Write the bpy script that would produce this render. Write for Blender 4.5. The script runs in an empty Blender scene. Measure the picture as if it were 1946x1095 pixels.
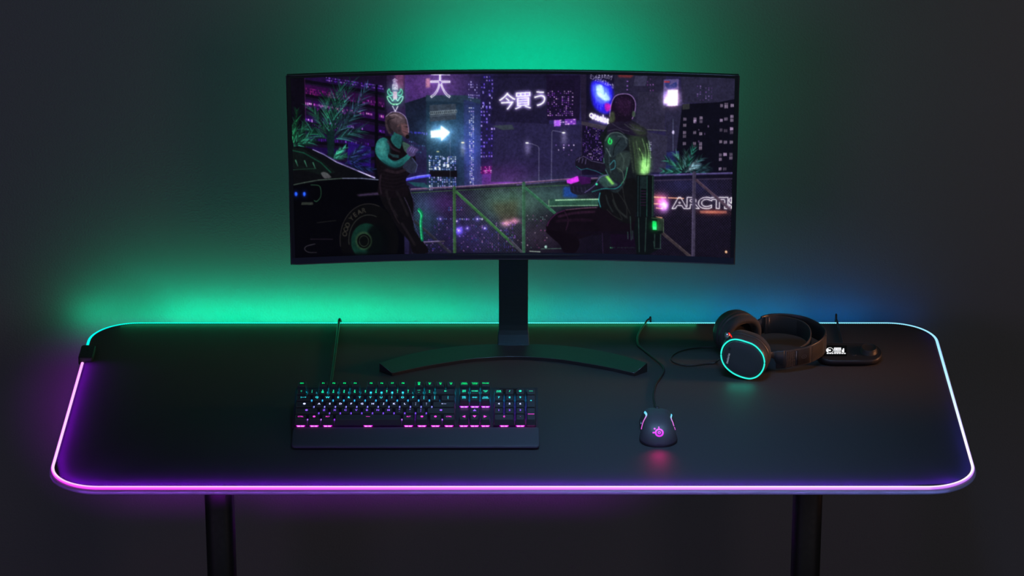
import bpy, bmesh, math, random
import numpy as np
from mathutils import Vector, Matrix
from mathutils.bvhtree import BVHTree

C = bpy.context.scene.collection
PI = math.pi
random.seed(7)
RNG = np.random.default_rng(11)

# ------------------------------------------------------------------ camera numbers
FW, FH, FPX = 1946.0, 1095.0, 6735.0
PITCH = math.radians(22.0)
CAM = Vector((0.0, -5.884, 3.347))
TOPZ = 0.75                                   # top of the desk mat
CX = 974.5                                    # the desk's middle in the photograph


def lin(c):
    c = c / 255.0
    return c / 12.92 if c <= 0.04045 else ((c + 0.055) / 1.055) ** 2.4


def L3(r, g, b, k=1.0):
    return (lin(r) * k, lin(g) * k, lin(b) * k)


def ray(px, py):
    u, v = (px - CX) / FPX, (py - FH / 2) / FPX
    f = Vector((0, math.cos(PITCH), -math.sin(PITCH)))
    dn = Vector((0, -math.sin(PITCH), -math.cos(PITCH)))
    return (f + Vector((1, 0, 0)) * u + dn * v)


def at_z(px, py, z):
    d = ray(px, py)
    return CAM + d * ((z - CAM.z) / d.z)


def at_y(px, py, y):
    d = ray(px, py)
    return CAM + d * ((y - CAM.y) / d.y)


def at_plane(px, py, p, n):
    d = ray(px, py)
    return CAM + d * ((p - CAM).dot(n) / d.dot(n))


# ------------------------------------------------------------------ materials
def new_mat(name):
    m = bpy.data.materials.new(name)
    m.use_nodes = True
    return m, m.node_tree.nodes, m.node_tree.links, m.node_tree.nodes['Principled BSDF']


def mat(name, col, rough=0.5, metal=0.0, spec=0.5, noise=0.0, nscale=400, bump=0.0, bscale=900, stretch=None, emit=None, estr=1.0, sheen=0.0, coat=0.0):
    m, N, Lk, b = new_mat(name)
    b.inputs['Base Color'].default_value = (*col, 1)
    b.inputs['Roughness'].default_value = rough
    b.inputs['Metallic'].default_value = metal
    b.inputs['Specular IOR Level'].default_value = spec
    b.inputs['Sheen Weight'].default_value = sheen
    b.inputs['Coat Weight'].default_value = coat
    tc = N.new('ShaderNodeTexCoord')
    vec = tc.outputs['Object']
    if stretch:
        mp = N.new('ShaderNodeMapping')
        mp.inputs['Scale'].default_value = stretch
        Lk.new(vec, mp.inputs['Vector'])
        vec = mp.outputs['Vector']
    if noise:
        n = N.new('ShaderNodeTexNoise')
        n.inputs['Scale'].default_value = nscale
        n.inputs['Detail'].default_value = 3
        Lk.new(vec, n.inputs['Vector'])
        mr = N.new('ShaderNodeMapRange')
        mr.inputs['To Min'].default_value = max(0.02, rough - noise)
        mr.inputs['To Max'].default_value = min(1, rough + noise)
        Lk.new(n.outputs['Fac'], mr.inputs['Value'])
        Lk.new(mr.outputs['Result'], b.inputs['Roughness'])
    if bump:
        n = N.new('ShaderNodeTexNoise')
        n.inputs['Scale'].default_value = bscale
        n.inputs['Detail'].default_value = 2
        Lk.new(vec, n.inputs['Vector'])
        bp = N.new('ShaderNodeBump')
        bp.inputs['Strength'].default_value = bump
        bp.inputs['Distance'].default_value = 0.001
        Lk.new(n.outputs['Fac'], bp.inputs['Height'])
        Lk.new(bp.outputs['Normal'], b.inputs['Normal'])
    if emit:
        b.inputs['Emission Color'].default_value = (*emit, 1)
        b.inputs['Emission Strength'].default_value = estr
    return m


def glow_attr(name, strength=1.0, rough=0.4):
    """a self-lit surface whose colour comes from the mesh's colour layer (LED colours, display pixels)"""
    m, N, Lk, b = new_mat(name)
    b.inputs['Base Color'].default_value = (0.006, 0.006, 0.007, 1)
    b.inputs['Roughness'].default_value = rough
    b.inputs['Specular IOR Level'].default_value = 0.1
    a = N.new('ShaderNodeAttribute')
    a.attribute_name = 'glow'
    Lk.new(a.outputs['Color'], b.inputs['Emission Color'])
    b.inputs['Emission Strength'].default_value = strength
    return m


M = {}
M['wall'] = mat('painted plaster', (0.20, 0.20, 0.205), 0.85, spec=0.2, bump=0.9, bscale=260)
M['floor'] = mat('dark floor', (0.03, 0.03, 0.032), 0.7, noise=0.1, nscale=20)
M['slab'] = mat('desk laminate', (0.22, 0.22, 0.25), 0.42, noise=0.06, nscale=200)
M['leg'] = mat('black desk metal', (0.012, 0.012, 0.014), 0.55, noise=0.08, nscale=120)
M['cloth'] = mat('woven mat cloth', (0.030, 0.031, 0.034), 0.62, spec=0.45, noise=0.08, nscale=700, bump=0.12, bscale=1600, sheen=0.05)
M['stitch'] = mat('edge thread', (0.05, 0.045, 0.06), 0.8, bump=0.1)
M['ctrl'] = mat('controller plastic', (0.025, 0.027, 0.03), 0.5, noise=0.08)
M['led'] = glow_attr('led light guide', 1.0)
M['screen'] = glow_attr('display panel', 1.0, 0.35)
M['bezel'] = mat('monitor bezel', (0.010, 0.012, 0.018), 0.35, noise=0.04)
M['bezel_edge'] = mat('monitor edge metal', (0.16, 0.16, 0.19), 0.35, metal=0.7, noise=0.05)
M['shell'] = mat('monitor back plastic', (0.02, 0.02, 0.022), 0.5, noise=0.08)
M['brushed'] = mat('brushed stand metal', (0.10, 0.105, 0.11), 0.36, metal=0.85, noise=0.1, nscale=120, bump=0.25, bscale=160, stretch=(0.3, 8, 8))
M['brushed_v'] = mat('brushed neck metal', (0.012, 0.046, 0.056), 0.6, metal=0.4, noise=0.12, nscale=130, bump=0.3, bscale=150, stretch=(0.25, 6, 9))  # teal reflection on the neck is mixed into the base colour
M['trim_edge'] = mat('polished edge', (0.16, 0.17, 0.19), 0.35, metal=0.9, noise=0.05)
M['kb_plate'] = mat('keyboard plate', (0.055, 0.058, 0.065), 0.38, metal=0.6, noise=0.08)
M['kb_case'] = mat('keyboard case', (0.03, 0.03, 0.034), 0.45, noise=0.08)
M['rest'] = mat('soft wrist rest', (0.052, 0.058, 0.068), 0.6, spec=0.3, noise=0.08, bump=0.05)
M['cap'] = mat('keycap plastic', (0.045, 0.048, 0.055), 0.34, spec=0.5, noise=0.06)
M['ink_dark'] = mat('dark print', (0.01, 0.03, 0.035), 0.5, noise=0.05)
M['cable'] = mat('cable rubber', (0.02, 0.021, 0.022), 0.42, noise=0.08)
M['mouse'] = mat('mouse plastic', (0.062, 0.060, 0.070), 0.46, spec=0.4, noise=0.04)
M['mouse_dark'] = mat('mouse rubber', (0.02, 0.02, 0.022), 0.5, noise=0.05)
M['cup'] = mat('earcup plastic', (0.045, 0.045, 0.048), 0.42, spec=0.5, noise=0.06)
M['plate'] = mat('earcup plate', (0.052, 0.068, 0.072), 0.45, noise=0.05)  # grey plate; the teal of its lighting is mixed into the base colour
M['cushion'] = mat('ear cushion fabric', (0.03, 0.029, 0.029), 0.8, bump=0.3, bscale=900, sheen=0.1)
M['mesh_black'] = mat('speaker cloth', (0.006, 0.006, 0.007), 0.9, bump=0.2)
M['band'] = mat('headband metal', (0.06, 0.062, 0.068), 0.36, metal=0.6, noise=0.06)
M['elastic'] = mat('elastic fabric', (0.034, 0.033, 0.034), 0.75, bump=0.3, bscale=1200, sheen=0.1)
M['rib'] = mat('elastic rib', (0.008, 0.008, 0.009), 0.8, bump=0.2)
M['silver'] = mat('satin metal', (0.35, 0.36, 0.4), 0.3, metal=0.9, noise=0.05)
M['white_print'] = mat('pale print', (0.6, 0.62, 0.66), 0.5, noise=0.03, emit=(0.25, 0.27, 0.3), estr=0.6)  # faint self-glow brightens the print, which is no lamp
M['grey_print'] = mat('grey print', (0.02, 0.025, 0.028), 0.5, noise=0.03)
M['red_led'] = mat('red microphone light', (0.1, 0, 0), 0.4, emit=L3(255, 20, 14), estr=1.3, noise=0.02)
M['ring_led'] = mat('cyan ring light', (0.0, 0.05, 0.05), 0.4, emit=L3(40, 235, 214), estr=1.15, noise=0.02)
M['hub'] = mat('hub plastic', (0.022, 0.021, 0.021), 0.42, spec=0.5, noise=0.06)
M['hub_screen'] = mat('hub display glass', (0.004, 0.004, 0.005), 0.2, noise=0.03)
M['oled'] = mat('white display pixels', (0.1, 0.1, 0.1), 0.4, emit=(0.95, 0.97, 1.0), estr=1.0, noise=0.02)
M['magenta_led'] = mat('magenta logo light', (0.05, 0, 0.05), 0.4, emit=L3(224, 44, 250), estr=1.1, noise=0.02)


# ------------------------------------------------------------------ mesh building
class MB:
    def __init__(s):
        s.v, s.f, s.mi, s.sm, s.cols = [], [], [], [], []

    def add(s, verts, faces, mi=0, smooth=False, cols=None):
        o = len(s.v)
        s.v += [Vector(p) for p in verts]
        for f in faces:
            s.f.append([i + o for i in f]); s.mi.append(mi); s.sm.append(smooth)
        s.cols += list(cols) if cols is not None else [(0, 0, 0)] * len(verts)
        return s

    def box(s, c, d, mi=0, fr=None):
        """box centred at c, sizes d; fr maps local -> world"""
        x, y, z = d[0] / 2, d[1] / 2, d[2] / 2
        vs = [Vector((c[0] + a * x, c[1] + b * y, c[2] + e * z)) for e in (-1, 1) for b in (-1, 1) for a in (-1, 1)]
        if fr: vs = [fr(*p) for p in vs]
        return s.add(vs, [(0, 2, 3, 1), (4, 5, 7, 6), (0, 1, 5, 4), (2, 6, 7, 3), (0, 4, 6, 2), (1, 3, 7, 5)], mi)

    def loft(s, rings, cap0=True, cap1=True, mi=0, smooth=True, closed=True, cols=None, loop=False):
        n = len(rings[0]); vs = [p for r in rings for p in r]; fs = []
        R = len(rings)
        for k in range(R if loop else R - 1):
            k2 = (k + 1) % R
            for i in range(n if closed else n - 1):
                j = (i + 1) % n
                fs.append((k * n + i, k * n + j, k2 * n + j, k2 * n + i))
        s.add(vs, fs, mi, smooth, cols)
        o = len(s.v) - len(vs)
        if cap0: s.f.append([o + i for i in range(n)][::-1]); s.mi.append(mi); s.sm.append(False)
        if cap1: s.f.append([o + (R - 1) * n + i for i in range(n)]); s.mi.append(mi); s.sm.append(False)
        return s

    def tube(s, pts, r, seg=8, mi=0, closed=False, caps=True, rfun=None):
        pts = [Vector(p) for p in pts]; n = len(pts); rings = []
        up = Vector((0, 0, 1))
        for i, p in enumerate(pts):
            a = pts[(i - 1) % n] if closed or i > 0 else p
            b = pts[(i + 1) % n] if closed or i < n - 1 else p
            t = (b - a).normalized()
            sd = t.cross(up)
            if sd.length < 1e-3: sd = t.cross(Vector((0, 1, 0)))
            sd.normalize(); nn = sd.cross(t).normalized()
            rr = rfun(i / max(1, n - 1)) if rfun else r
            rings.append([p + sd * (rr * math.cos(2 * PI * k / seg)) + nn * (rr * math.sin(2 * PI * k / seg)) for k in range(seg)])
        return s.loft(rings, caps and not closed, caps and not closed, mi, True, True, None, closed)

    def build(s, name, mats, parent=None, origin=None, colour=False):
        if not isinstance(mats, (list, tuple)): mats = [mats]
        if origin is None:
            lo = Vector([min(p[i] for p in s.v) for i in range(3)]); hi = Vector([max(p[i] for p in s.v) for i in range(3)])
            origin = (lo + hi) / 2
            origin.z = lo.z
        me = bpy.data.meshes.new(name)
        me.from_pydata([p - origin for p in s.v], [], s.f)
        for m in mats: me.materials.append(m)
        me.polygons.foreach_set('material_index', s.mi)
        me.polygons.foreach_set('use_smooth', s.sm)
        if colour:
            at = me.attributes.new('glow', 'FLOAT_COLOR', 'POINT')
            at.data.foreach_set('color', np.array([(c[0], c[1], c[2], 1) for c in s.cols], dtype=np.float32).ravel())
        me.update()
        bm = bmesh.new(); bm.from_mesh(me)
        if len(bm.faces) < 60000: bmesh.ops.recalc_face_normals(bm, faces=bm.faces)
        bm.to_mesh(me); bm.free()
        o = bpy.data.objects.new(name, me); C.objects.link(o)
        put(o, origin, parent)
        return o


ORI = {}


def put(o, origin, parent):
    ORI[o.name] = Vector(origin)
    if parent is not None:
        o.parent = parent
        o.location = Vector(origin) - ORI[parent.name]
    else:
        o.location = origin


def thing(name, label, cat, loc):
    o = bpy.data.objects.new(name, None); C.objects.link(o)
    o.empty_display_size = 0.05
    o['label'] = label; o['category'] = cat
    put(o, loc, None)
    return o


def structure(o):
    o['kind'] = 'structure'
    return o


def rounded(hx, hy, r, n=10, cx=0.0, cy=0.0):
    pts = []
    for k, (sx, sy) in enumerate(((1, 1), (-1, 1), (-1, -1), (1, -1))):
        for i in range(n + 1):
            a = k * PI / 2 + i / n * PI / 2
            pts.append((cx + sx * (hx - r) + r * math.cos(a), cy + sy * (hy - r) + r * math.sin(a)))
    return pts


def resample(pts, step, closed=True):
    P = [Vector(p) for p in pts]
    if closed: P = P + [P[0]]
    out = []; carry = 0.0
    for a, b in zip(P, P[1:]):
        l = (b - a).length
        if l < 1e-9: continue
        d = carry
        while d < l:
            out.append(a + (b - a) * (d / l)); d += step
        carry = d - l
    if not closed: out.append(P[-1])
    return out


def spline(pts, n=10, closed=False):
    """Catmull-Rom through pts"""
    P = [Vector(p) for p in pts]; N = len(P); out = []
    rng = range(N) if closed else range(N - 1)
    for i in rng:
        g = (lambda k: P[k % N]) if closed else (lambda k: P[min(max(k, 0), N - 1)])
        p0, p1, p2, p3 = g(i - 1), g(i), g(i + 1), g(i + 2)
        for k in range(n):
            t = k / n
            out.append(0.5 * ((2 * p1) + (p2 - p0) * t + (2 * p0 - 5 * p1 + 4 * p2 - p3) * t * t + (3 * p1 - p0 - 3 * p2 + p3) * t ** 3))
    if not closed: out.append(P[-1])
    return out


_TXT = {}


def text2d(s, size=1.0, line=0.9, res=2, bold=0.0):
    """outline text as 2-D triangles centred on its bounding box: (verts, faces, width, height)"""
    key = (s, line, res, bold)
    if key not in _TXT:
        cu = bpy.data.curves.new('lettering', 'FONT')
        cu.body = s; cu.size = 1.0; cu.align_x = 'CENTER'; cu.space_line = line; cu.resolution_u = res; cu.fill_mode = 'BOTH' if cu.dimensions == '3D' else 'FRONT'
        cu.offset = bold
        o = bpy.data.objects.new('lettering', cu); C.objects.link(o)
        bpy.context.view_layer.update()
        dg = bpy.context.evaluated_depsgraph_get()
        me = o.evaluated_get(dg).to_mesh()
        me.calc_loop_triangles()
        vs = [(v.co.x, v.co.y) for v in me.vertices]; fs = [tuple(t.vertices) for t in me.loop_triangles]
        o.evaluated_get(dg).to_mesh_clear()
        bpy.data.objects.remove(o); bpy.data.curves.remove(cu)
        xs = [v[0] for v in vs] or [0]; ys = [v[1] for v in vs] or [0]
        mx, my = (min(xs) + max(xs)) / 2, (min(ys) + max(ys)) / 2
        _TXT[key] = ([(x - mx, y - my) for x, y in vs], fs, max(xs) - min(xs), max(ys) - min(ys))
    vs, fs, w, h = _TXT[key]
    return [(x * size, y * size) for x, y in vs], fs, w * size, h * size


# ------------------------------------------------------------------ the setting
WALL_Y = 0.475
mb = MB(); mb.box((0, WALL_Y + 0.05, 1.35), (6.4, 0.10, 2.7))
structure(mb.build('wall_back', M['wall']))
mb = MB(); mb.box((0, -0.8375, -0.02), (6.4, 2.625, 0.04))
structure(mb.build('floor', M['floor']))

# ------------------------------------------------------------------ desk
HX, HY, CR = 0.801, 0.367, 0.088
TTOP, TBOT = TOPZ - 0.0060, TOPZ - 0.0160
desk = thing('desk', 'wide thin-topped desk with rounded corners on two dark metal legs', 'desk', (0, 0, 0))
prof = [(-0.010, TBOT), (0.0008, TBOT + 0.0008), (0.0042, TBOT + 0.0026), (0.0056, TBOT + 0.0052), (0.0054, TBOT + 0.0076), (0.0044, TTOP - 0.0006), (0.0030, TTOP), (-0.003, TTOP)]
mb = MB()
mb.loft([[(x, y, z) for x, y in rounded(HX + d, HY + d, CR + d, 14)] for d, z in prof])
mb.build('tabletop', M['slab'], desk)
for px in (419, 1533):
    p = at_y(px, 1000, 0.02)
    mb = MB()
    hw = 0.0255
    mb.loft([[(p.x + x, 0.02 + y, z) for x, y in rounded(hw, 0.036, 0.017, 6)] for z in (0.03, 0.30, 0.72)])
    g = mb.build('leg', M['leg'], desk)
    mb = MB()
    mb.loft([[(p.x + x, y, z) for x, y in rounded(0.035 - i, 0.30 - i, 0.02, 5)] for z, i in ((0.0, 0.003), (0.004, 0), (0.026, 0), (0.03, 0.004))])
    mb.build('foot', M['leg'], g)
    mb = MB(); mb.box((p.x, 0.02, 0.7255), (0.09, 0.56, 0.011))
    mb.build('mounting_bracket', M['leg'], desk)
mb = MB(); mb.box((0, 0.02, 0.700), (1.0, 0.05, 0.035))
mb.build('crossbeam', M['leg'], desk)

# ------------------------------------------------------------------ desk mat with its light edge
mat_t = thing('desk_mat', 'black cloth desk mat with a glowing green, purple and white edge covering the desk', 'desk mat', (0, 0, TTOP))
mb = MB()
mb.loft([[(x, y, z) for x, y in rounded(HX - d, HY - d, CR - d, 14)] for d, z in ((0.005, TTOP), (0.0034, TTOP + 0.001), (0.0034, TOPZ - 0.0006), (0.0045, TOPZ))])
mb.build('cloth', M['cloth'], mat_t)


def lerp_list(stops, t):
    for (a, ca), (b, cb) in zip(stops, stops[1:]):
        if t <= b:
            k = min(1, max(0, (t - a) / (b - a)))
            return tuple(x + (y - x) * k for x, y in zip(ca, cb))
    return stops[-1][1]


CTRL_Y = at_z(164, 671, TOPZ + 0.006).y          # where the controller box sits on the left edge


def led_cols(x, y):
    """(bright core, coloured flank) of the light guide at a point of the rim"""
    if y > HY - CR * 0.75 and x > -HX + 0.02 or (x < 0 and y > CTRL_Y):
        core = lerp_list([(-0.8, (0, 245, 226)), (-0.7, (0, 238, 205)), (-0.3, (36, 236, 212)), (0.1, (84, 232, 226)), (0.5, (120, 228, 246)), (0.75, (150, 228, 255)), (0.8, (160, 226, 255))], x)
        fl = tuple(c * 0.8 for c in core)
    elif x > HX - CR * 0.9:
        t = (HY - y) / (2 * HY)
        core = lerp_list([(0, (150, 222, 255)), (0.3, (176, 234, 255)), (0.55, (222, 242, 255)), (0.8, (252, 240, 255)), (1, (255, 242, 255))], t)
        fl = lerp_list([(0, (90, 130, 210)), (0.4, (110, 110, 200)), (0.8, (150, 90, 230)), (1, (200, 120, 245))], t)
    elif x < -HX + CR * 0.9 and y > -HY + CR * 0.6:
        t = (CTRL_Y - y) / (CTRL_Y + HY)
        core = lerp_list([(0, (255, 176, 255)), (0.5, (255, 200, 255)), (1, (255, 206, 255))], t)
        fl = (222, 32, 240)
    else:
        t = (x + HX) / (2 * HX)
        core = lerp_list([(0, (255, 206, 255)), (0.4, (255, 222, 255)), (0.8, (255, 240, 255)), (1, (255, 242, 255))], t)
        fl = lerp_list([(0, (236, 60, 246)), (0.3, (238, 96, 250)), (0.7, (226, 140, 255)), (1, (214, 150, 255))], t)
    return core, fl


LR = 0.0031
rim = resample([(x, y, 0) for x, y in rounded(HX - 0.0005, HY - 0.0005, CR, 16)], 0.008)
rim2 = [p for p in rim]
n = len(rim2); rings = []; cols = []
for i, p in enumerate(rim2):
    t = (rim2[(i + 1) % n] - rim2[i - 1]).normalized()
    out = Vector((t.y, -t.x, 0))
    core, fl = led_cols(p.x, p.y)
    rg = []
    for k in range(10):
        a = 2 * PI * k / 10
        rg.append(Vector((p.x, p.y, TOPZ - 0.0026)) + out * (LR * math.cos(a)) + Vector((0, 0, LR * math.sin(a))))
        w = max(0.0, math.sin(a) * 0.8 - math.cos(a) * 0.35)
        w = min(1, w * 1.7)
        cols.append(tuple(lin(f + (c - f) * w) * 1.15 for c, f in zip(core, fl)))
    rings.append(rg)
mb = MB(); mb.loft(rings, False, False, 0, True, True, cols, True)
lo = mb.build('light_strip', M['led'], mat_t, colour=True)
lo['label'] = 'thin glowing light strip around the rim'

# the sewn edge just inside the light guide
mb = MB()
st = resample([(x, y, 0) for x, y in rounded(HX - 0.0062, HY - 0.0062, CR - 0.0062, 16)], 0.0042)
for i, p in enumerate(st):
    t = (st[(i + 1) % len(st)] - st[i - 1]).normalized(); o = Vector((t.y, -t.x, 0))
    a, b = p - t * 0.0012 - o * 0.0016, p + t * 0.0012 + o * 0.0014
    w = t * 0.0007; z0, z1 = Vector((0, 0, TOPZ - 0.0004)), Vector((0, 0, TOPZ + 0.0006))
    vs = [a - w + z0, a + w + z0, b + w + z0, b - w + z0, a - w * .5 + z1, a + w * .5 + z1, b + w * .5 + z1, b - w * .5 + z1]
    mb.add(vs, [(4, 5, 6, 7), (0, 1, 5, 4), (1, 2, 6, 5), (2, 3, 7, 6), (3, 0, 4, 7)])
mb.build('stitching', M['stitch'], mat_t)

# controller box clipped over the left edge
cx0 = at_z(164.5, 671, TOPZ + 0.009).x
mb = MB()
mb.loft([[(cx0 + x, CTRL_Y + y, z) for x, y in rounded(0.0135 - d, 0.030 - d, 0.004, 4)] for d, z in
         ((0.002, TTOP + 0.0003), (0.0, TTOP + 0.002), (0.0, TOPZ + 0.008), (0.0014, TOPZ + 0.0098))])
cb = mb.build('controller_box', M['ctrl'], mat_t)
mb = MB()
mb.loft([[(cx0 + 0.001 + x, CTRL_Y + 0.006 + y, z) for x, y in rounded(0.003, 0.006, 0.0029, 5)] for z in (TOPZ + 0.0096, TOPZ + 0.0105)])
mb.build('button', M['mouse_dark'], cb)

# ------------------------------------------------------------------ monitor
MON_Y = 0.165                                    # display surface at mid-width
SAG = 0.027
pb, pt = at_y(974.5, 492.2, MON_Y), at_y(974.5, 135.6, MON_Y)
MZ0, MZ1 = pb.z, pt.z
MHW = (at_y(1404.5, 148, MON_Y - SAG).x)


def my(x):
    return MON_Y - SAG * (x / MHW) ** 2


monitor = thing('monitor', 'wide curved monitor showing a neon night city, standing on an arc-shaped metal foot', 'monitor', (0, 0.22, TOPZ))
BX, BT, BB = 0.0075, 0.0045, 0.0125              # side, top and bottom borders
NXS = 72


def curved(xa, xb, za, zb, dy, n=NXS):
    """grid rows of a curved strip"""
    rows = []
    for z in (za, zb):
        rows.append([Vector((xa + (xb - xa) * i / n, my(xa + (xb - xa) * i / n) + dy, z)) for i in range(n + 1)])
    return rows


# body slab behind the glass
mb = MB()
rings = []
for i in range(NXS + 1):
    x = -MHW + 2 * MHW * i / NXS
    y = my(x)
    e = 0.0012
    rings.append([Vector((x, y + 0.0015, MZ0)), Vector((x, y - 0.0005, MZ0 + e)), Vector((x, y - 0.0005, MZ1 - e)), Vector((x, y + 0.0015, MZ1)),
                  Vector((x, y + 0.012, MZ1)), Vector((x, y + 0.013, MZ1 - e)), Vector((x, y + 0.013, MZ0 + e)), Vector((x, y + 0.012, MZ0))])
mb.loft(rings, smooth=False)
mb.build('bezel', M['bezel'], monitor)
# slim metal edge
mb = MB()
edge = [Vector((-MHW + 2 * MHW * i / NXS, my(-MHW + 2 * MHW * i / NXS) + 0.0002, MZ0 - 0.0004)) for i in range(NXS + 1)]
top = [Vector((MHW - 2 * MHW * i / NXS, my(MHW - 2 * MHW * i / NXS) + 0.0002, MZ1 + 0.0004)) for i in range(NXS + 1)]
mb.tube(edge + top, 0.0013, 6, closed=True)
mb.build('edge_trim', M['bezel_edge'], monitor)
# back bulge
mb = MB(); rings = []
for k, (d, f) in enumerate(((0.0129, 0.93), (0.024, 0.90), (0.036, 0.78), (0.042, 0.55), (0.043, 0.3), (0.043, 0.1))):
    rg = []
    zc = (MZ0 + MZ1) / 2
    for x, z in rounded(MHW * f, (MZ1 - MZ0) / 2 * (f + 0.02), 0.05, 10):
        rg.append(Vector((x, my(x) + d, zc + z)))
    rings.append(rg)
mb.loft(rings, False, True)
mb.build('back_shell', M['shell'], monitor)
# lower lip in front of the glass
mb = MB()
r0 = curved(-MHW + 0.0015, MHW - 0.0015, MZ0 + 0.0012, MZ0 + BB, -0.0012)
r1 = curved(-MHW + 0.0015, MHW - 0.0015, MZ0 + 0.0012, MZ0 + BB, 0.0)
rings = [[r0[0][i], r0[1][i], r1[1][i], r1[0][i]] for i in range(NXS + 1)]
mb.loft(rings, smooth=False)
M['lip'] = mat('lower bezel satin', (0.014, 0.022, 0.045), 0.4, noise=0.05)
mb.build('lower_bezel', M['lip'], monitor)

# stand: wedge-shaped arc
zo, zi = TOPZ + 0.018, TOPZ + 0.0065
oc = [(721, 690), (764, 676.5), (820, 664.5), (890, 656), (976, 653), (1062, 656), (1132, 664.5), (1187, 676.5), (1230, 690)]
ic = [(745, 709.5), (790, 699.5), (840, 690.5), (905, 681.5), (976, 678), (1047, 681.5), (1112, 690.5), (1162, 699.5), (1206, 709.5)]
O_ = spline([at_z(x, y, zo) for x, y in oc], 6); I_ = spline([at_z(x, y, zi) for x, y in ic], 6)
rings = []
for a, b in zip(O_, I_):
    rings.append([Vector((a.x, a.y, TOPZ + 0.0006)), Vector((a.x, a.y, zo - 0.001)), a + (b - a) * 0.02, b + (a - b) * 0.02, Vector((b.x, b.y, zi - 0.001)), Vector((b.x, b.y, TOPZ + 0.0006))])
mb = MB(); mb.loft(rings, smooth=False)
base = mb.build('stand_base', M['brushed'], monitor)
mb = MB()
mb.tube([b + Vector((0, -0.0002, 0.0001)) for b in I_], 0.00045, 6)
for k in (0, -1):
    mb.tube([O_[k], I_[k]], 0.0006, 6)
mb.build('polished_edge', M['trim_edge'], base)
# neck
ya = O_[len(O_) // 2].y
NW = 0.0272
xc = 0.0012
mb = MB()
secs = [(TOPZ + 0.016, ya - 0.006, 0.0298, 0.014), (TOPZ + 0.020, ya - 0.001, 0.0296, 0.014), (TOPZ + 0.032, ya + 0.008, 0.0290, 0.014), (TOPZ + 0.040, ya + 0.0115, 0.0276, 0.014), (TOPZ + 0.05, ya + 0.0125, NW, 0.013),
        (TOPZ + 0.2, ya + 0.0125, NW, 0.013), (TOPZ + 0.40, ya + 0.0125, NW, 0.013)]
rings = [[(xc + x, y + d / 2 + yy, z) for x, yy in rounded(w, d / 2, 0.002, 3)] for z, y, w, d in secs]
mb.loft(rings, smooth=False)
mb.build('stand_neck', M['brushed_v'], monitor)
mb = MB(); mb.box((0, ya - 0.002, (MZ0 + MZ1) / 2), (0.09, 0.036, 0.09))
mb.build('mount', M['shell'], monitor)

# ------------------------------------------------------------------ keyboard
ALPHA = math.radians(12.5)
KC, KS = math.cos(ALPHA), math.sin(ALPHA)
kz0 = TOPZ + 0.0135
kO = at_z(789, 813.2, kz0)
kO = Vector((kO.x, kO.y, kz0))
U = 0.01912
KW = 22.5 * U


def KP(s, t, nn):
    """keyboard plate coordinates (s from the left edge of the keys, t up the slope, nn above the plate) to the world"""
    return Vector((kO.x - KW / 2 + s, kO.y + t * KC - nn * KS, kO.z + t * KS + nn * KC))


kb = thing('keyboard', 'full-size black mechanical keyboard with green to magenta backlit keys', 'keyboard', (kO.x, kO.y + 0.04, TOPZ))
# case + plate
mb = MB()
S0, S1, T0, T1 = -0.0028, KW + 0.0028, -0.001, 6.32 * U
pl = [(S0, T0), (S1, T0), (S1, T1), (S0, T1)]
vs = [KP(s, t, 0) for s, t in pl] + [KP(s, t, -0.0045) for s, t in pl]
mb.add(vs, [(0, 1, 2, 3), (7, 6, 5, 4), (0, 4, 5, 1), (1, 5, 6, 2), (2, 6, 7, 3), (3, 7, 4, 0)])
mb.build('top_plate', M['kb_plate'], kb)
mb = MB()
pl = [(S0 + 0.003, 0.004), (S1 - 0.003, 0.004), (S1 - 0.003, T1 - 0.004), (S0 + 0.003, T1 - 0.004)]
up = [KP(s, t, -0.0046) for s, t in pl]
dn = [Vector((p.x, p.y, TOPZ + 0.0004 if i < 2 else TOPZ + 0.0004)) for i, p in enumerate(up)]
mb.add(up + dn, [(0, 1, 2, 3), (7, 6, 5, 4), (0, 4, 5, 1), (1, 5, 6, 2), (2, 6, 7, 3), (3, 7, 4, 0)])
mb.build('case', M['kb_case'], kb)
# wrist rest
ra, rb = at_z(558, 813.8, TOPZ + 0.0155), at_z(553.8, 853.0, TOPZ + 0.003)
x0, x1 = rb.x, at_z(1025.3, 853.0, TOPZ + 0.003).x
y0, y1 = rb.y, kO.y - 0.0016
mxx, myy = (x0 + x1) / 2, (y0 + y1) / 2


def rest_top(y):
    t = (y - y0) / (y1 - y0)
    return TOPZ + 0.0075 + 0.0085 * min(1, max(0, t)) ** 0.8


ol = rounded((x1 - x0) / 2, (y1 - y0) / 2, 0.007, 6, mxx, myy)
ol = [p for p in ol]


def inset(d):
    return rounded((x1 - x0) / 2 - d, (y1 - y0) / 2 - d, max(0.002, 0.007 - d), 6, mxx, myy)


mb = MB()
rings = [[(x, y, TOPZ + 0.0022) for x, y in inset(0.004)], [(x, y, TOPZ + 0.0036) for x, y in inset(0.0004)], [(x, y, rest_top(y) - 0.0022) for x, y in inset(0.0)],
         [(x, y, rest_top(y) - 0.0006) for x, y in inset(0.0007)], [(x, y, rest_top(y)) for x, y in inset(0.0024)]]
for q in (0.25, 0.5, 0.75):
    w, h = (x1 - x0) / 2 - 0.0024, (y1 - y0) / 2 - 0.0024
    rings.append([(mxx + (x - mxx) * (1 - q * h / w), myy + (y - myy) * (1 - q), rest_top(myy + (y - myy) * (1 - q))) for x, y in inset(0.0024)])
mb.loft(rings)
rest = mb.build('wrist_rest', M['rest'], kb)
for fx in (0.08, 0.92):
    for fy in (0.2, 0.8):
        mb = MB(); mb.box((x0 + (x1 - x0) * fx, y0 + (y1 - y0) * fy, TOPZ + 0.0012), (0.03, 0.008, 0.0022))
        mb.build('rubber_foot', M['mouse_dark'], rest)
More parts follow.
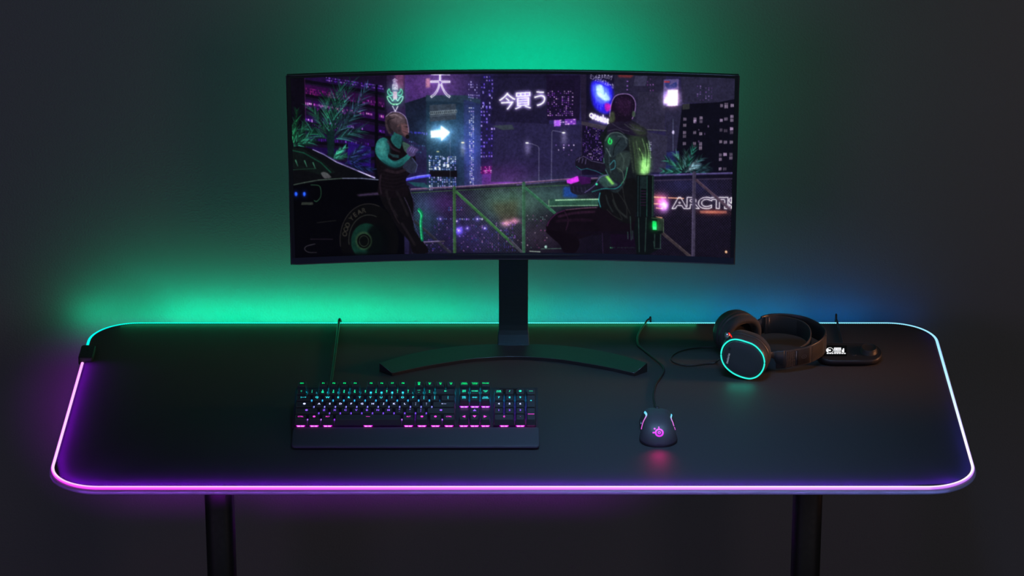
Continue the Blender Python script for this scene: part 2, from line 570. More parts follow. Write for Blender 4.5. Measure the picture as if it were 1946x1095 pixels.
vs, fs, w, h = text2d('steelseries', 1.0, res=3)
k = (at_z(815, 831, TOPZ + 0.012).x - at_z(763, 831, TOPZ + 0.012).x) / w
pc = at_z(789, 831.5, TOPZ + 0.0125)
mb = MB(); mb.add([Vector((pc.x + x * k, pc.y + y * k, rest_top(pc.y + y * k) + 0.00015)) for x, y in vs], fs)
mb.build('lettering', M['ink_dark'], rest)

# keys ------------------------------------------------------------
ROWS = {'fn': (5.75, L3(0, 232, 118), (0, 190, 215)), 'num': (4.5, L3(26, 236, 176), (24, 160, 240)), 'tab': (3.5, L3(48, 222, 236), (84, 90, 250)),
        'caps': (2.5, L3(190, 198, 255), (112, 60, 250)), 'shift': (1.5, L3(128, 76, 232), (150, 28, 246)), 'ctrl': (0.5, L3(228, 60, 206), (238, 34, 238))}
LEGM = {r: mat('legend light ' + r, (0.01, 0.01, 0.01), 0.4, emit=v[1], estr=1.9, noise=0.02) for r, v in ROWS.items()}
SWM = {r: mat('switch light ' + r, (0.02, 0.02, 0.02), 0.3, emit=L3(*v[2]), estr={'fn': 3.2, 'num': 3.0, 'tab': 2.4, 'caps': 2.0, 'shift': 1.8}.get(r, 1.1), noise=0.02) for r, v in ROWS.items()}
SWB = {r: mat('switch hot spot ' + r, (0.02, 0.02, 0.02), 0.3, emit=L3(*[c + (255 - c) * 0.6 for c in v[2]]), estr=1.5, noise=0.02) for r, v in ROWS.items()}
SWM['del'] = mat('switch light lower nav', (0.02, 0.02, 0.02), 0.3, emit=L3(206, 40, 250), estr=1.1, noise=0.02)
SWB['del'] = mat('switch hot spot lower nav', (0.02, 0.02, 0.02), 0.3, emit=L3(226, 190, 255), estr=1.3, noise=0.02)

KEYS = []                                        # (row, s in units, width, height, legend, name)


def row_of(r, s, items, name='keycap'):
    for it in items:
        leg, w = it if isinstance(it, tuple) else (it, 1.0)
        if leg is None: s += w; continue
        KEYS.append((r, s, w, 1.0, leg, name)); s += w


row_of('fn', 0, ['ESC'], 'escape_key')
row_of('fn', 2, ['F1', 'F2', 'F3', 'F4', (None, .5), 'F5', 'F6', 'F7', 'F8', (None, .5), 'F9\n●', 'F10\n●', 'F11\n●', 'F12\n●'], 'function_key')
row_of('num', 0, ['~\n`', '!\n1', '2\n@', '3\n#', '4\n$', '5\n%', '6\n^', '7\n&', '8\n*', '9\n(', '0\n)', '—\n_', '+\n='], 'number_key')
row_of('num', 13, [('←', 2.0)], 'backspace_key')
row_of('tab', 0, [('|—→', 1.5)], 'tab_key')
row_of('tab', 1.5, list('QWERTYUIOP') + ['{\n[', '}\n]'], 'letter_key')
row_of('tab', 13.5, [('|\n\\', 1.5)], 'letter_key')
row_of('caps', 0, [('●', 1.75)], 'caps_lock_key')
row_of('caps', 1.75, list('ASDFGHJKL') + [':\n;', '"\n\''], 'letter_key')
row_of('caps', 12.75, [('←—', 2.25)], 'enter_key')
row_of('shift', 0, [('●', 2.25)], 'modifier_key')
row_of('shift', 2.25, list('ZXCVBNM') + ['<\n,', '>\n.', '?\n/'], 'letter_key')
row_of('shift', 12.25, [('●', 2.75)], 'modifier_key')
row_of('ctrl', 0, [('CTRL', 1.25), ('●', 1.25), ('ALT', 1.25)], 'modifier_key')
row_of('ctrl', 3.75, [('—', 6.25)], 'space_bar')
row_of('ctrl', 10, [('ALT', 1.25), ('●', 1.25), ('●', 1.25), ('CTRL', 1.25)], 'modifier_key')
NV = 15.25
row_of('fn', NV, ['PRINT\nSCREEN', 'SCROLL\nLOCK', 'PAUSE'], 'navigation_key')
row_of('num', NV, ['INSERT', 'HOME', 'PAGE\nUP'], 'navigation_key')
row_of('tab', NV, ['DELETE', 'END', 'PAGE\nDOWN'], 'navigation_key')
row_of('shift', NV + 1, ['▲'], 'arrow_key')
row_of('ctrl', NV, ['◀', '▼', '▶'], 'arrow_key')
NP = 18.5
row_of('num', NP, ['NUM\nLOCK', '/', '●', '—'], 'numpad_key')
row_of('tab', NP, ['7', '8', '9'], 'numpad_key')
row_of('caps', NP, ['4', '5', '6'], 'numpad_key')
row_of('shift', NP, ['1', '2', '3'], 'numpad_key')
row_of('ctrl', NP, [('0', 2.0), '.'], 'numpad_key')
KEYS.append(('tab', NP + 3, 1.0, 2.0, '+', 'numpad_key'))
KEYS.append(('ctrl', NP + 3, 1.0, 2.0, '|—', 'numpad_key'))

SN0, CH = 0.0052, 0.0112
for r, s, w, hh, leg, nm in KEYS:
    tc = ROWS[r][0]
    t0 = (tc - 0.5) * U
    if hh == 2 and r == 'tab': t0 -= U
    sa, sb, ta, tb = s * U + 0.0005, (s + w) * U - 0.0005, t0 + 0.0005, t0 + hh * U - 0.0005
    def rr(ds0, ds1, dt0, dt1, nn, rad):
        hx, hy = (sb - sa - ds0 - ds1) / 2, (tb - ta - dt0 - dt1) / 2
        return [KP(x, y, nn) for x, y in rounded(hx, hy, rad, 2, (sa + ds0 + sb - ds1) / 2, (ta + dt0 + tb - dt1) / 2)]
    mb = MB()
    mb.loft([rr(0, 0, 0, 0, SN0, 0.0012), rr(0.0019, 0.0019, 0.0024, 0.0008, SN0 + CH - 0.0012, 0.0016), rr(0.0026, 0.0026, 0.0031, 0.0014, SN0 + CH - 0.0002, 0.0016), rr(0.0046, 0.0046, 0.0048, 0.0030, SN0 + CH - 0.0006, 0.001)], smooth=False)
    if leg:
        two = '\n' in leg
        size = 0.0068 if len(leg) == 1 else (0.0052 if leg[:1] == 'F' and not two else 0.0046)
        if two: size = 0.0050 if max(len(q) for q in leg.split('\n')) < 3 else 0.0034
        if leg in ('INSERT', 'DELETE'): leg, size = leg[:3] + '\n' + leg[3:], 0.0040
        if leg in ('CTRL', 'ALT', 'ESC', 'HOME', 'END', 'PAUSE'): size = 0.0042
        if leg == '●': size = 0.0060
        if leg == '|—' : leg, size = '—', 0.011
        vs, fs, tw, th = text2d(leg, size, 0.95, 2, 0.012)
        mw = (sb - sa) - 0.0066
        q = min(1.0, mw / max(tw, 1e-6), 0.0092 * hh / max(th, 1e-6))
        sc_, tcen = (sa + sb) / 2, (ta + tb) / 2 + (0.0022 if not two else 0.0014)
        if r == 'ctrl' and hh == 2: tcen = (ta + tb) / 2
        mb.add([KP(sc_ + x * q, tcen + y * q, SN0 + CH - 0.0001) for x, y in vs], fs, 1)
    key = mb.build(nm, [M['cap'], LEGM[r]], kb)
    # the clear switch housing that glows below the cap
    lr = 'del' if (r == 'tab' and NV <= s < NV + 3) else r
    sm, tm = (sa + sb) / 2, (ta + tb) / 2
    mb = MB()
    hw = min(0.0078, (sb - sa) / 2 - 0.0008)
    mb.loft([[KP(x, y, nn) for x, y in rounded(hw - d, 0.0078 - d, 0.0024, 3, sm, tm)] for nn, d in ((0.0001, 0.0006), (0.001, 0), (0.0042, 0), (0.0052, 0.0012))], smooth=False)
    f0 = tm - 0.0078
    for a, b, c, d in ((-0.0055, 0.0012, -0.001, 0.0034), (-0.0055, 0.0036, -0.001, 0.0014), (0.0055, 0.0012, 0.001, 0.0034), (0.0055, 0.0036, 0.001, 0.0014)):
        mb.tube([KP(sm + a, f0 - 0.0001, b), KP(sm + c, f0 - 0.0001, d)], 0.0005, 5, 1)
    mb.build('switch', [SWM[lr], SWB[lr]], key)
# volume roller and status display at the upper right of the plate
mb = MB()
mb.loft([[KP(x, y, nn) for x, y in rounded(0.017, 0.006, 0.002, 3, (NP + 1.4) * U, 5.72 * U)] for nn in (0.0001, 0.0016)], smooth=False)
mb.build('status_display', M['hub_screen'], kb)
mb = MB()
mb.tube([KP((NP + 3.3) * U - 0.006, 5.72 * U, 0.001), KP((NP + 3.3) * U + 0.006, 5.72 * U, 0.001)], 0.003, 12)
mb.build('volume_roller', M['cap'], kb)
# cable to the back edge and over it
zc_ = TOPZ + 0.0040
c0 = KP((at_z(628, 737, TOPZ + 0.03).x - kO.x + KW / 2), T1 - 0.006, -0.009)
pts = [c0, at_z(629.5, 728, zc_), at_z(636, 680, zc_), at_z(643.5, 618, zc_)]
e = pts[-1]
pts += [Vector((e.x + 0.0006, HY - 0.004, TOPZ + 0.0062)), Vector((e.x + 0.001, HY + 0.004, TOPZ + 0.0052)), Vector((e.x + 0.0016, HY + 0.0115, TOPZ - 0.003)), Vector((e.x + 0.002, HY + 0.012, TOPZ - 0.03)), Vector((e.x + 0.002, HY + 0.012, TOPZ - 0.2))]
mb = MB(); mb.tube([Vector((p.x, p.y, max(p.z, TOPZ + 0.0036) if p.y < HY else p.z)) for p in spline(pts, 10)], 0.0026, 10)
mb.build('cable', M['cable'], kb)

# ------------------------------------------------------------------ mouse
mp = at_z(1252.5, 849, TOPZ + 0.002)
ml = 0.120
mouse = thing('mouse', 'dark grey gaming mouse with a glowing magenta emblem and side light stripes', 'mouse', (mp.x, mp.y + ml / 2, TOPZ))


def m_w(t):                                      # half width along the length (0 rear, 1 front)
    if t < 0.24: return max(0.004, 0.0338 * (1 - ((0.24 - t) / 0.243) ** 2.3) ** 0.5)
    return lerp_list([(0.24, (0.0338,)), (0.35, (0.0332,)), (0.55, (0.0300,)), (0.75, (0.0305,)), (0.92, (0.0318,)), (1.0, (0.0292,))], t)[0]


def m_h(t):
    if t < 0.46: return max(0.003, 0.0380 * (1 - ((0.46 - t) / 0.464) ** 2.4) ** 0.62)
    return lerp_list([(0.46, (0.0380,)), (0.65, (0.0352,)), (0.85, (0.0280,)), (1.0, (0.0200,))], t)[0]


def smooth1(f, t, e=0.05):
    return sum(f(min(1, max(0, t + e * k / 3))) for k in range(-3, 4)) / 7


def m_pt(t, a):
    """a 0..pi from the right foot over the top to the left foot"""
    c, s_ = math.cos(a), math.sin(a)
    w, h = smooth1(m_w, t, min(0.05, t * .5, 1 - t)), smooth1(m_h, t, min(0.05, t * .5, 1 - t))
    x = math.copysign(abs(c) ** 0.72, c) * w
    z = abs(s_) ** 0.80 * h
    pinch = 1 - 0.10 * math.sin(PI * min(1, max(0, z / h))) * (1 if 0.35 < t < 1 else t / 0.35)
    return Vector((mp.x + x * pinch, mp.y + t * ml, TOPZ + 0.0032 + z * (1 - 2.6 * x * min(1, t / 0.6))))


TT = [0, 0.003, 0.008, 0.015, 0.03, 0.05, 0.08] + [0.11 + 0.89 * i / 34 for i in range(35)]
rings = [[m_pt(t, PI * k / 40) for k in range(41)] for t in TT]
mb = MB(); mb.loft(rings, True, True)
# close underside
body = mb.build('body', M['mouse'], mouse)
bvh = BVHTree.FromPolygons([tuple(p) for p in mb.v], mb.f)
mb = MB()
ringb = []
for d, z in ((0.0015, TOPZ + 0.0003), (0.0, TOPZ + 0.0012), (0.0, TOPZ + 0.0034)):
    rg = [Vector((m_pt(t, 0).x - d, m_pt(t, 0).y, z)) for t in TT] + [Vector((m_pt(t, PI).x + d, m_pt(t, PI).y, z)) for t in TT[::-1]]
    ringb.append(rg)
mb.loft(ringb, smooth=False)
mb.build('base', M['mouse_dark'], mouse)


def on_mouse(px, py):
    h, nrm, i, dist = bvh.ray_cast(CAM, ray(px, py).normalized())
    if h is None:
        h, nrm, i, dist = bvh.find_nearest(at_z(px, py, TOPZ + 0.03))
    if nrm.dot(ray(px, py)) > 0: nrm = -nrm
    return h, nrm


def c8(x, y): return (1180 + x * 150 / 1095, 740 + y * 150 / 1095)


for pts in ([(332, 318), (350, 340), (356, 368), (342, 398), (325, 430), (308, 470), (296, 515), (288, 552)],
            [(700, 356), (694, 378), (692, 402), (702, 432), (718, 468), (731, 508), (742, 538), (748, 558)]):
    W = []
    for q in pts:
        h, nn = on_mouse(*c8(*q)); W.append((h + nn * 0.0007, nn))
    P = spline([w[0] for w in W], 4)
    sn = [bvh.find_nearest(p) for p in P]
    NR = [(q_[1] if q_[1].dot(CAM - q_[0]) > 0 else -q_[1]) for q_ in sn]
    P = [q_[0] + nr * 0.0006 for q_, nr in zip(sn, NR)]
    mb = MB(); seg = 6; n = len(P); rings = []; cols = []
    for i, p in enumerate(P):
        a, b = P[max(0, i - 1)], P[min(n - 1, i + 1)]
        t = (b - a).normalized(); nn = NR[i]
        sd = t.cross(nn).normalized(); u = i / (n - 1)
        rr_ = (0.0021 if u < 0.25 else 0.0021 - 0.0011 * min(1, (u - 0.25) / 0.4))
        rings.append([p + sd * rr_ * math.cos(2 * PI * k / seg) + nn * 0.0008 * math.sin(2 * PI * k / seg) for k in range(seg)])
        c = lerp_list([(0, (90, 214, 250)), (0.25, (150, 226, 255)), (0.38, (210, 160, 240)), (0.6, (234, 120, 236)), (1, (226, 90, 226))], u)
        cols += [tuple(lin(x) * 1.05 for x in c)] * seg
    mb.loft(rings, True, True, 0, True, True, cols)
    mb.build('light_stripe', M['led'], mouse, colour=True)
# emblem: ring, pupil and three lugs, wrapped on the hump
h0, n0 = on_mouse(*c8(532, 603))
ex = Vector((1, 0, 0)); ex = (ex - n0 * ex.dot(n0)).normalized(); ey = n0.cross(ex).normalized()
if ey.z < 0: ey = -ey
ks = 150 / 1095 * (h0 - CAM).length / FPX


def emb(x, y):
    p = h0 + ex * (x - 532) * ks + ey * (603 - y) * ks * 1.0
    hh, nn, i, d = bvh.find_nearest(p)
    if nn.dot(n0) < 0: nn = -nn
    return hh + nn * 0.00035


mb = MB()


def emb_ring(cx, cy, r0, r1, n=28):
    A = [emb(cx + r0 * math.cos(2 * PI * k / n), cy + r0 * math.sin(2 * PI * k / n)) for k in range(n)]
    B = [emb(cx + r1 * math.cos(2 * PI * k / n), cy + r1 * math.sin(2 * PI * k / n)) for k in range(n)]
    if r0 > 0: mb.loft([A, B], False, False, 0, False)
    else: mb.loft([A, B], False, False, 0, False)


emb_ring(532, 603, 38, 62); emb_ring(532, 603, 8, 24); emb_ring(527, 520, 0, 11); emb_ring(469, 544, 0, 14); emb_ring(450, 602, 0, 13)
for a, b, wv in (((527, 524), (529, 548), 8), ((452, 602), (476, 602), 9)):
    dx, dy = b[0] - a[0], b[1] - a[1]; l = math.hypot(dx, dy); ux, uy = -dy / l * wv, dx / l * wv
    mb.add([emb(a[0] + ux, a[1] + uy), emb(b[0] + ux, b[1] + uy), emb(b[0] - ux, b[1] - uy), emb(a[0] - ux, a[1] - uy)], [(0, 1, 2, 3)])
mb.build('emblem', M['magenta_led'], mouse)
# side button at left, wheel, cable
h, nn = on_mouse(*c8(284, 472))
mb = MB()
mb.loft([[h + nn * d + Vector((0, 1, -0.15)).normalized() * (0.0065 * (1 - e)) * math.cos(2 * PI * k / 14) + Vector((0, 0.1, 1)).normalized() * (0.0036 * (1 - e)) * math.sin(2 * PI * k / 14) for k in range(14)] for d, e in ((-0.001, 0), (0.0016, 0), (0.0024, 0.25))])
mb.build('side_button', M['silver'], mouse)
pw = m_pt(0.84, PI / 2)
mb = MB()
mb.loft([[Vector((mp.x + dx, pw.y + rr_ * math.cos(2 * PI * k / 24), pw.z - 0.0065 + rr_ * math.sin(2 * PI * k / 24))) for k in range(24)] for dx, rr_ in ((-0.0035, 0.009), (-0.002, 0.0105), (0.002, 0.0105), (0.0035, 0.009))])
mb.build('scroll_wheel', M['mouse_dark'], mouse)
zc_ = TOPZ + 0.0027


def c6(x, y): return (1180 + x * 220 / 1268, 600 + y * 220 / 1268)


pts = [Vector((mp.x - 0.0015, mp.y + ml - 0.002, TOPZ + 0.008)), Vector((mp.x - 0.0018, mp.y + ml + 0.008, TOPZ + 0.0062))]
pts += [at_z(*c6(x, y), zc_) for x, y in ((372, 975), (358, 900), (362, 830), (385, 750), (430, 680), (465, 625), (470, 585), (445, 540), (400, 500), (340, 450), (260, 385), (200, 335), (182, 290), (182, 240), (205, 175), (240, 120), (268, 84))]
e = pts[-1]
pts += [Vector((e.x + 0.004, HY - 0.002, TOPZ + 0.006)), Vector((e.x + 0.0085, HY + 0.008, TOPZ + 0.003)), Vector((e.x + 0.011, HY + 0.0135, TOPZ - 0.012)), Vector((e.x + 0.011, HY + 0.0135, TOPZ - 0.2))]
mb = MB(); mb.tube(spline(pts, 8), 0.0019, 8)
mb.build('cable', M['cable'], mouse)

# ------------------------------------------------------------------ headset
def c7(x, y): return (1330 + x * 370 / 1946, 580 + y * 370 / 1946)
def r6(x, y): return (1360 + x * 140 / 1941, 640 + y * 140 / 1941)


A1 = Vector((0.30, 0.95, 0.0)).normalized()      # near cup: from the outer plate towards the ear
Pb = at_z(1424, 721.8, TOPZ + 0.0035)            # where the near plate's rim touches down
ring_px = [(530, 65), (650, 85), (800, 130), (950, 182), (1070, 258), (1180, 372), (1250, 480), (1288, 600), (1296, 720), (1268, 850), (1200, 970), (1100, 1062), (990, 1108), (880, 1122), (720, 1092), (560, 1032),
           (430, 962), (300, 858), (210, 750), (150, 620), (128, 480), (146, 350), (192, 240), (272, 150), (370, 90), (450, 70)]
ol1 = [at_plane(*r6(x, y), Pb, A1) for x, y in ring_px]
ol1 = spline(ol1, 4, True)
Cn = sum(ol1, Vector()) / len(ol1)
headset = thing('headset', 'black headset with a cyan ring light lying on its side by the control hub', 'headset', (Cn.x + 0.06, Cn.y + 0.06, TOPZ))


def ring_at(ol, c, a, d, s):
    return [c + (p - c) * s + a * d for p in ol]


def lift(rings, zmin=TOPZ + 0.0012):
    return [[Vector((p.x, p.y, max(p.z, zmin))) for p in r] for r in rings]


def earcup(ol, c, a, lit):
    mb = MB()
    secs = [(0.0040, 0.90), (0.0015, 0.955), (0.0018, 1.0), (0.006, 1.03), (0.014, 1.06), (0.022, 1.07), (0.0225, 1.045), (0.0235, 1.045), (0.024, 1.07), (0.030, 1.06), (0.031, 0.9)]
    mb.loft(lift([ring_at(ol, c, a, d, s) for d, s in secs]))
    shell = mb.build('earcup', M['cup'], headset)
    mb = MB()
    mb.loft([ring_at(ol, c, a, d, s) for d, s in ((0.0042, 0.905), (0.0012, 0.90), (-0.0004, 0.885), (-0.0008, 0.86), (-0.0008, 0.4))])
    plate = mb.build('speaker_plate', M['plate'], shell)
    if lit:
        mb = MB(); mb.tube(ring_at(ol, c, a, 0.0006, 0.978), 0.0014, 8, closed=True)
        mb.build('ring_light', M['ring_led'], shell)
    mb = MB()
    secs = [(0.030, 0.99), (0.033, 1.04), (0.039, 1.05), (0.045, 1.02), (0.049, 0.94), (0.050, 0.84), (0.047, 0.72), (0.041, 0.66), (0.032, 0.64)]
    mb.loft(lift([ring_at(ol, c, a, d, s) for d, s in secs]), False, False)
    mb.build('ear_cushion', M['cushion'], headset)
    mb = MB(); mb.loft([ring_at(ol, c, a, d, s) for d, s in ((0.0315, 0.66), (0.0335, 0.66), (0.034, 0.4))])
    mb.build('speaker_cover', M['mesh_black'], shell)
    return shell, plate


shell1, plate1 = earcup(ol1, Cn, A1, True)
# lettering and emblem on the plate
ey1 = Vector((0, 0, 1)); ex1 = ey1.cross(A1).normalized() * -1
if ex1.x < 0: ex1 = -ex1


def on_plate(px, py, d=-0.0011): return at_plane(px, py, Cn + A1 * d, A1)


p0, p1 = on_plate(*r6(292, 705)), on_plate(*r6(352, 440))
vs, fs, w, h = text2d('steelseries', 1.0, res=3, bold=0.01)
dx = (p1 - p0).normalized(); dy = dx.cross(A1).normalized()
if dy.x > 0: dy = -dy
k = (p1 - p0).length / w; cm = (p0 + p1) / 2
mb = MB(); mb.add([cm + dx * x * k + dy * y * k * 1.25 for x, y in vs], fs)
lt = mb.build('lettering', M['white_print'], plate1)
mb = MB()
pe = on_plate(*r6(372, 312)); 
for (ux, uy, r0, r1) in ((0, 0, 0.0013, 0.0024), (0, 0, 0.0, 0.0007), (-0.0004, -0.0042, 0.0, 0.0010), (-0.0030, -0.002, 0.0, 0.0008)):
    A = [pe + ex1 * (ux + r0 * math.cos(2 * PI * q / 16)) + ey1 * (uy + r0 * math.sin(2 * PI * q / 16)) for q in range(16)]
    B = [pe + ex1 * (ux + r1 * math.cos(2 * PI * q / 16)) + ey1 * (uy + r1 * math.sin(2 * PI * q / 16)) for q in range(16)]
    mb.loft([A, B], False, False, 0, False)
mb.build('emblem', M['grey_print'], plate1)

# far cup faces the near one
A2 = Vector((0.50, -0.86, -0.02)).normalized()
gp = at_z(1399, 671, TOPZ)
F_c = at_z(1397.5, 631, TOPZ + 0.0415)
ol2 = []
e1 = A2.cross(Vector((0, 0, 1))).normalized(); e2 = e1.cross(A2).normalized()
if e2.z < 0: e2 = -e2
for k in range(72):
    a = 2 * PI * k / 72
    ca, sa_ = math.cos(a), math.sin(a)
    ol2.append(F_c - A2 * 0.018 + e1 * (0.0395 * math.copysign(abs(ca) ** 0.9, ca)) + e2 * (0.0385 * math.copysign(abs(sa_) ** 0.9, sa_)))
c2 = F_c - A2 * 0.018
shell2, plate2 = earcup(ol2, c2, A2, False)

# headband: outer metal frame and inner elastic strap, both upright ribbons
BH = 0.0175


def ribbon(P, hh, th, seg=None):
    """P centre points (world), upright band of half height hh (or list) and thickness th"""
    n = len(P); rings = []
    for i, p in enumerate(P):
        a, b = P[max(0, i - 1)], P[min(n - 1, i + 1)]
        t = (b - a); t.z = 0; t.normalize()
        o = Vector((t.y, -t.x, 0)); h_ = hh(i / (n - 1)) if callable(hh) else hh
        z = Vector((0, 0, 1))
        rings.append([p + o * th / 2 - z * (h_ - 0.001), p + o * th / 2 + z * (h_ - 0.001), p + o * th / 4 + z * h_, p - o * th / 4 + z * h_, p - o * th / 2 + z * (h_ - 0.001), p - o * th / 2 - z * (h_ - 0.001), p - o * th / 4 - z * h_, p + o * th / 4 - z * h_])
    return rings


def bandpts(lst):
    out = []
    for x, y, z in lst:
        out.append(at_z(*c7(x, y), TOPZ + z))
    return out


outer = spline(bandpts([(760, 545, 0.028), (850, 540, 0.028), (1000, 514, 0.029), (1100, 489, 0.031), (1190, 442, 0.033), (1238, 395, 0.036), (1252, 350, 0.038), (1238, 312, 0.040), (1195, 272, 0.042), (1100, 222, 0.044), (1000, 192, 0.045), (850, 172, 0.046), (700, 176, 0.046), (610, 200, 0.046)]), 8)
mb = MB(); mb.loft(ribbon(outer, lambda u: 0.0178, 0.0034), smooth=True)
band = mb.build('headband', M['band'], headset)
inner = spline(bandpts([(1000, 500, 0.030), (1060, 462, 0.032), (1096, 410, 0.035), (1105, 350, 0.038), (1085, 295, 0.041), (1030, 248, 0.043), (960, 222, 0.044), (850, 200, 0.045), (720, 196, 0.045), (650, 204, 0.045)]), 8)
mb = MB(); mb.loft(ribbon(inner, 0.0170, 0.0026), smooth=True)
strap = mb.build('elastic_strap', M['elastic'], headset)
# woven ribs on the inside of the strap
mb = MB()
n = len(inner)
for k in range(12):
    zoff = -0.0145 + 0.029 * k / 11
    seg = []
    for i in range(int(n * 0.30), int(n * 0.66)):
        a, b = inner[i - 1], inner[min(n - 1, i + 1)]
        t = (b - a); t.z = 0; t.normalize(); o = Vector((t.y, -t.x, 0))
        seg.append(inner[i] - o * 0.0013 + Vector((0, 0, zoff)))
    if len(seg) > 2: mb.tube(seg, 0.0005, 5)
    seg = []
    for i in range(int(n * 0.30), int(n * 0.66)):
        a, b = inner[i - 1], inner[min(n - 1, i + 1)]
        t = (b - a); t.z = 0; t.normalize(); o = Vector((t.y, -t.x, 0))
mb.build('woven_ribs', M['rib'], strap)


def along(P, u0, u1, k=14):
    n = len(P); return [P[0].lerp(P[0], 0) if False else P[int(round((u0 + (u1 - u0) * i / (k - 1)) * (n - 1)))] for i in range(k)]


# elastic end wrapped on the outside of the near arm: base band, ribs, patch with emblem
no = len(outer)


def on_outer(u, z, d):
    i = min(no - 2, max(1, int(u * (no - 1)))); f = u * (no - 1) - i
    p = outer[i].lerp(outer[i + 1], max(0, min(1, f)))
    t = outer[i + 1] - outer[i - 1]; t.z = 0; t.normalize(); o = Vector((t.y, -t.x, 0))
    return p + o * d + Vector((0, 0, z))


mb = MB()
us = [0.07 + 0.36 * i / 30 for i in range(31)]
mb.loft([[on_outer(u, -0.0165, 0.0016), on_outer(u, 0.0165, 0.0016), on_outer(u, 0.0160, 0.0030), on_outer(u, -0.0160, 0.0030)] for u in us], smooth=True)
wrap = mb.build('strap_end', M['elastic'], headset)
mb = MB()
for k in range(13):
    z = -0.0145 + 0.029 * k / 12
    mb.tube([on_outer(0.235 + 0.11 * i / 8, z, 0.0030) for i in range(9)], 0.00065, 5)
mb.build('woven_ribs', M['rib'], wrap)
mb = MB()
for k in range(14):
    z = -0.0150 + 0.030 * k / 13
    for j in range(3):
        mb.box((0, 0, 0), (0.0011, 0.0012, 0.0014), 0, lambda x, y, zz, q=on_outer(0.365 + 0.018 * j, z + 0.0006 * j, 0.0029): q + Vector((x, y, zz)))
mb.build('perforation', M['rib'], wrap)
mb = MB()
for j in range(4):
    for k in range(12):
        z = -0.0145 + 0.029 * k / 11
        mb.tube([on_outer(0.085 + 0.011 * j, z, 0.0030), on_outer(0.0925 + 0.011 * j, z, 0.0030)], 0.0006, 4)
mb.build('woven_ribs', M['rib'], wrap)
mb = MB()
us = [0.133 + 0.09 * i / 10 for i in range(11)]
mb.loft([[on_outer(u, -0.0150, 0.0028), on_outer(u, 0.0150, 0.0028), on_outer(u, 0.0146, 0.0037), on_outer(u, -0.0146, 0.0037)] for u in us], smooth=True)
patch = mb.build('patch', M['rib'], wrap)
mb = MB()
for r0, r1 in ((0.0026, 0.0040), (0.0, 0.0013)):
    A = [on_outer(0.178 + r0 * 5.2 * math.cos(2 * PI * q / 20), r0 * math.sin(2 * PI * q / 20), 0.00385) for q in range(20)]
    B = [on_outer(0.178 + r1 * 5.2 * math.cos(2 * PI * q / 20), r1 * math.sin(2 * PI * q / 20), 0.00385) for q in range(20)]
    mb.loft([A, B], False, False, 0, False)
mb.build('emblem', M['cup'], patch)
mb = MB(); mb.tube([on_outer(0.131, -0.0135, 0.0036), on_outer(0.131, 0.0135, 0.0036)], 0.0006, 6)
mb.build('buckle', M['silver'], wrap)
# yokes
q0, q1 = on_outer(0.0, 0, 0), on_outer(0.10, 0, 0)
ya0 = at_z(*c7(672, 498), TOPZ + 0.040)
pts = spline([ya0 + Vector((-0.004, 0.004, 0)), ya0, at_z(*c7(735, 497), TOPZ + 0.038), on_outer(0.0, 0.005, 0.0008), on_outer(0.07, 0.002, 0.0008)], 6)
mb = MB(); rings = ribbon(pts, lambda u: 0.0062 + 0.0105 * max(0, (u - 0.45) / 0.55), 0.0052)
mb.loft(rings)
mb.build('yoke', M['band'], headset)
e_ = outer[-1]
pts = spline([e_ + Vector((0.006, 0.0, 0)), e_, at_z(*c7(560, 214), TOPZ + 0.045), at_z(*c7(505, 240), TOPZ + 0.043)], 6)
mb = MB(); mb.loft(ribbon(pts, lambda u: 0.0165 - 0.008 * u, 0.006))
mb.build('yoke', M['band'], headset)
mb = MB()
bp = spline(bandpts([(690, 192, 0.046), (684, 193, 0.046)]), 2)
t_ = bp[0] + Vector((0, -0.0035, 0))
mb.tube([t_ + Vector((0, 0, -0.015)), t_ + Vector((0, 0, 0.0155))], 0.0006, 6)
mb.build('slider_mark', M['silver'], headset)
# retracted microphone with a red light
m0 = at_plane(*c7(256, 305), Cn + A1 * 0.012, A1)
m1 = at_plane(*c7(330, 312), Cn + A1 * 0.016, A1)
dm = (m1 - m0)
mb = MB(); mb.tube([m0 - dm * 0.10, m0, m0 + dm * 0.25, m0 + dm * 0.52], 0.0058, 14, rfun=lambda u: 0.0048 if u == 0 else 0.0066)
mic = mb.build('microphone', M['silver'], headset)
g0, g1 = at_plane(*c7(288, 278), Cn + A1 * 0.004, A1), at_plane(*c7(318, 322), Cn + A1 * 0.004, A1)
mb = MB(); mb.tube([g0, g0.lerp(g1, 0.5) + Vector((0.0006, 0, 0.0004)), g1], 0.0011, 8)
mb.build('status_light', M['red_led'], mic)
# cable loop
zc_ = TOPZ + 0.0026
pts = [at_plane(*r6(118, 590), Cn + A1 * 0.010, A1), at_z(*c6(1062, 497), TOPZ + 0.008), at_z(*c6(1030, 518), TOPZ + 0.0035)]
pts += [at_z(*c6(x, y), zc_) for x, y in ((990, 523), (950, 525), (880, 533), (810, 543), (750, 547), (690, 543), (635, 533), (585, 514), (558, 495), (549, 475), (556, 450), (580, 425), (620, 400), (690, 376), (780, 358), (880, 350), (960, 347), (1040, 348), (1130, 352))]
mb = MB(); mb.tube(spline(pts, 8), 0.00135, 8)
hc = mb.build('cable', M['cable'], headset)
mb = MB(); P = spline(pts[1:5], 8)
for i in range(4, len(P) - 1, 3):
    mb.tube([P[i], P[i].lerp(P[i + 1], 0.6)], 0.0024, 8)
mb.build('strain_relief', M['cable'], hc)

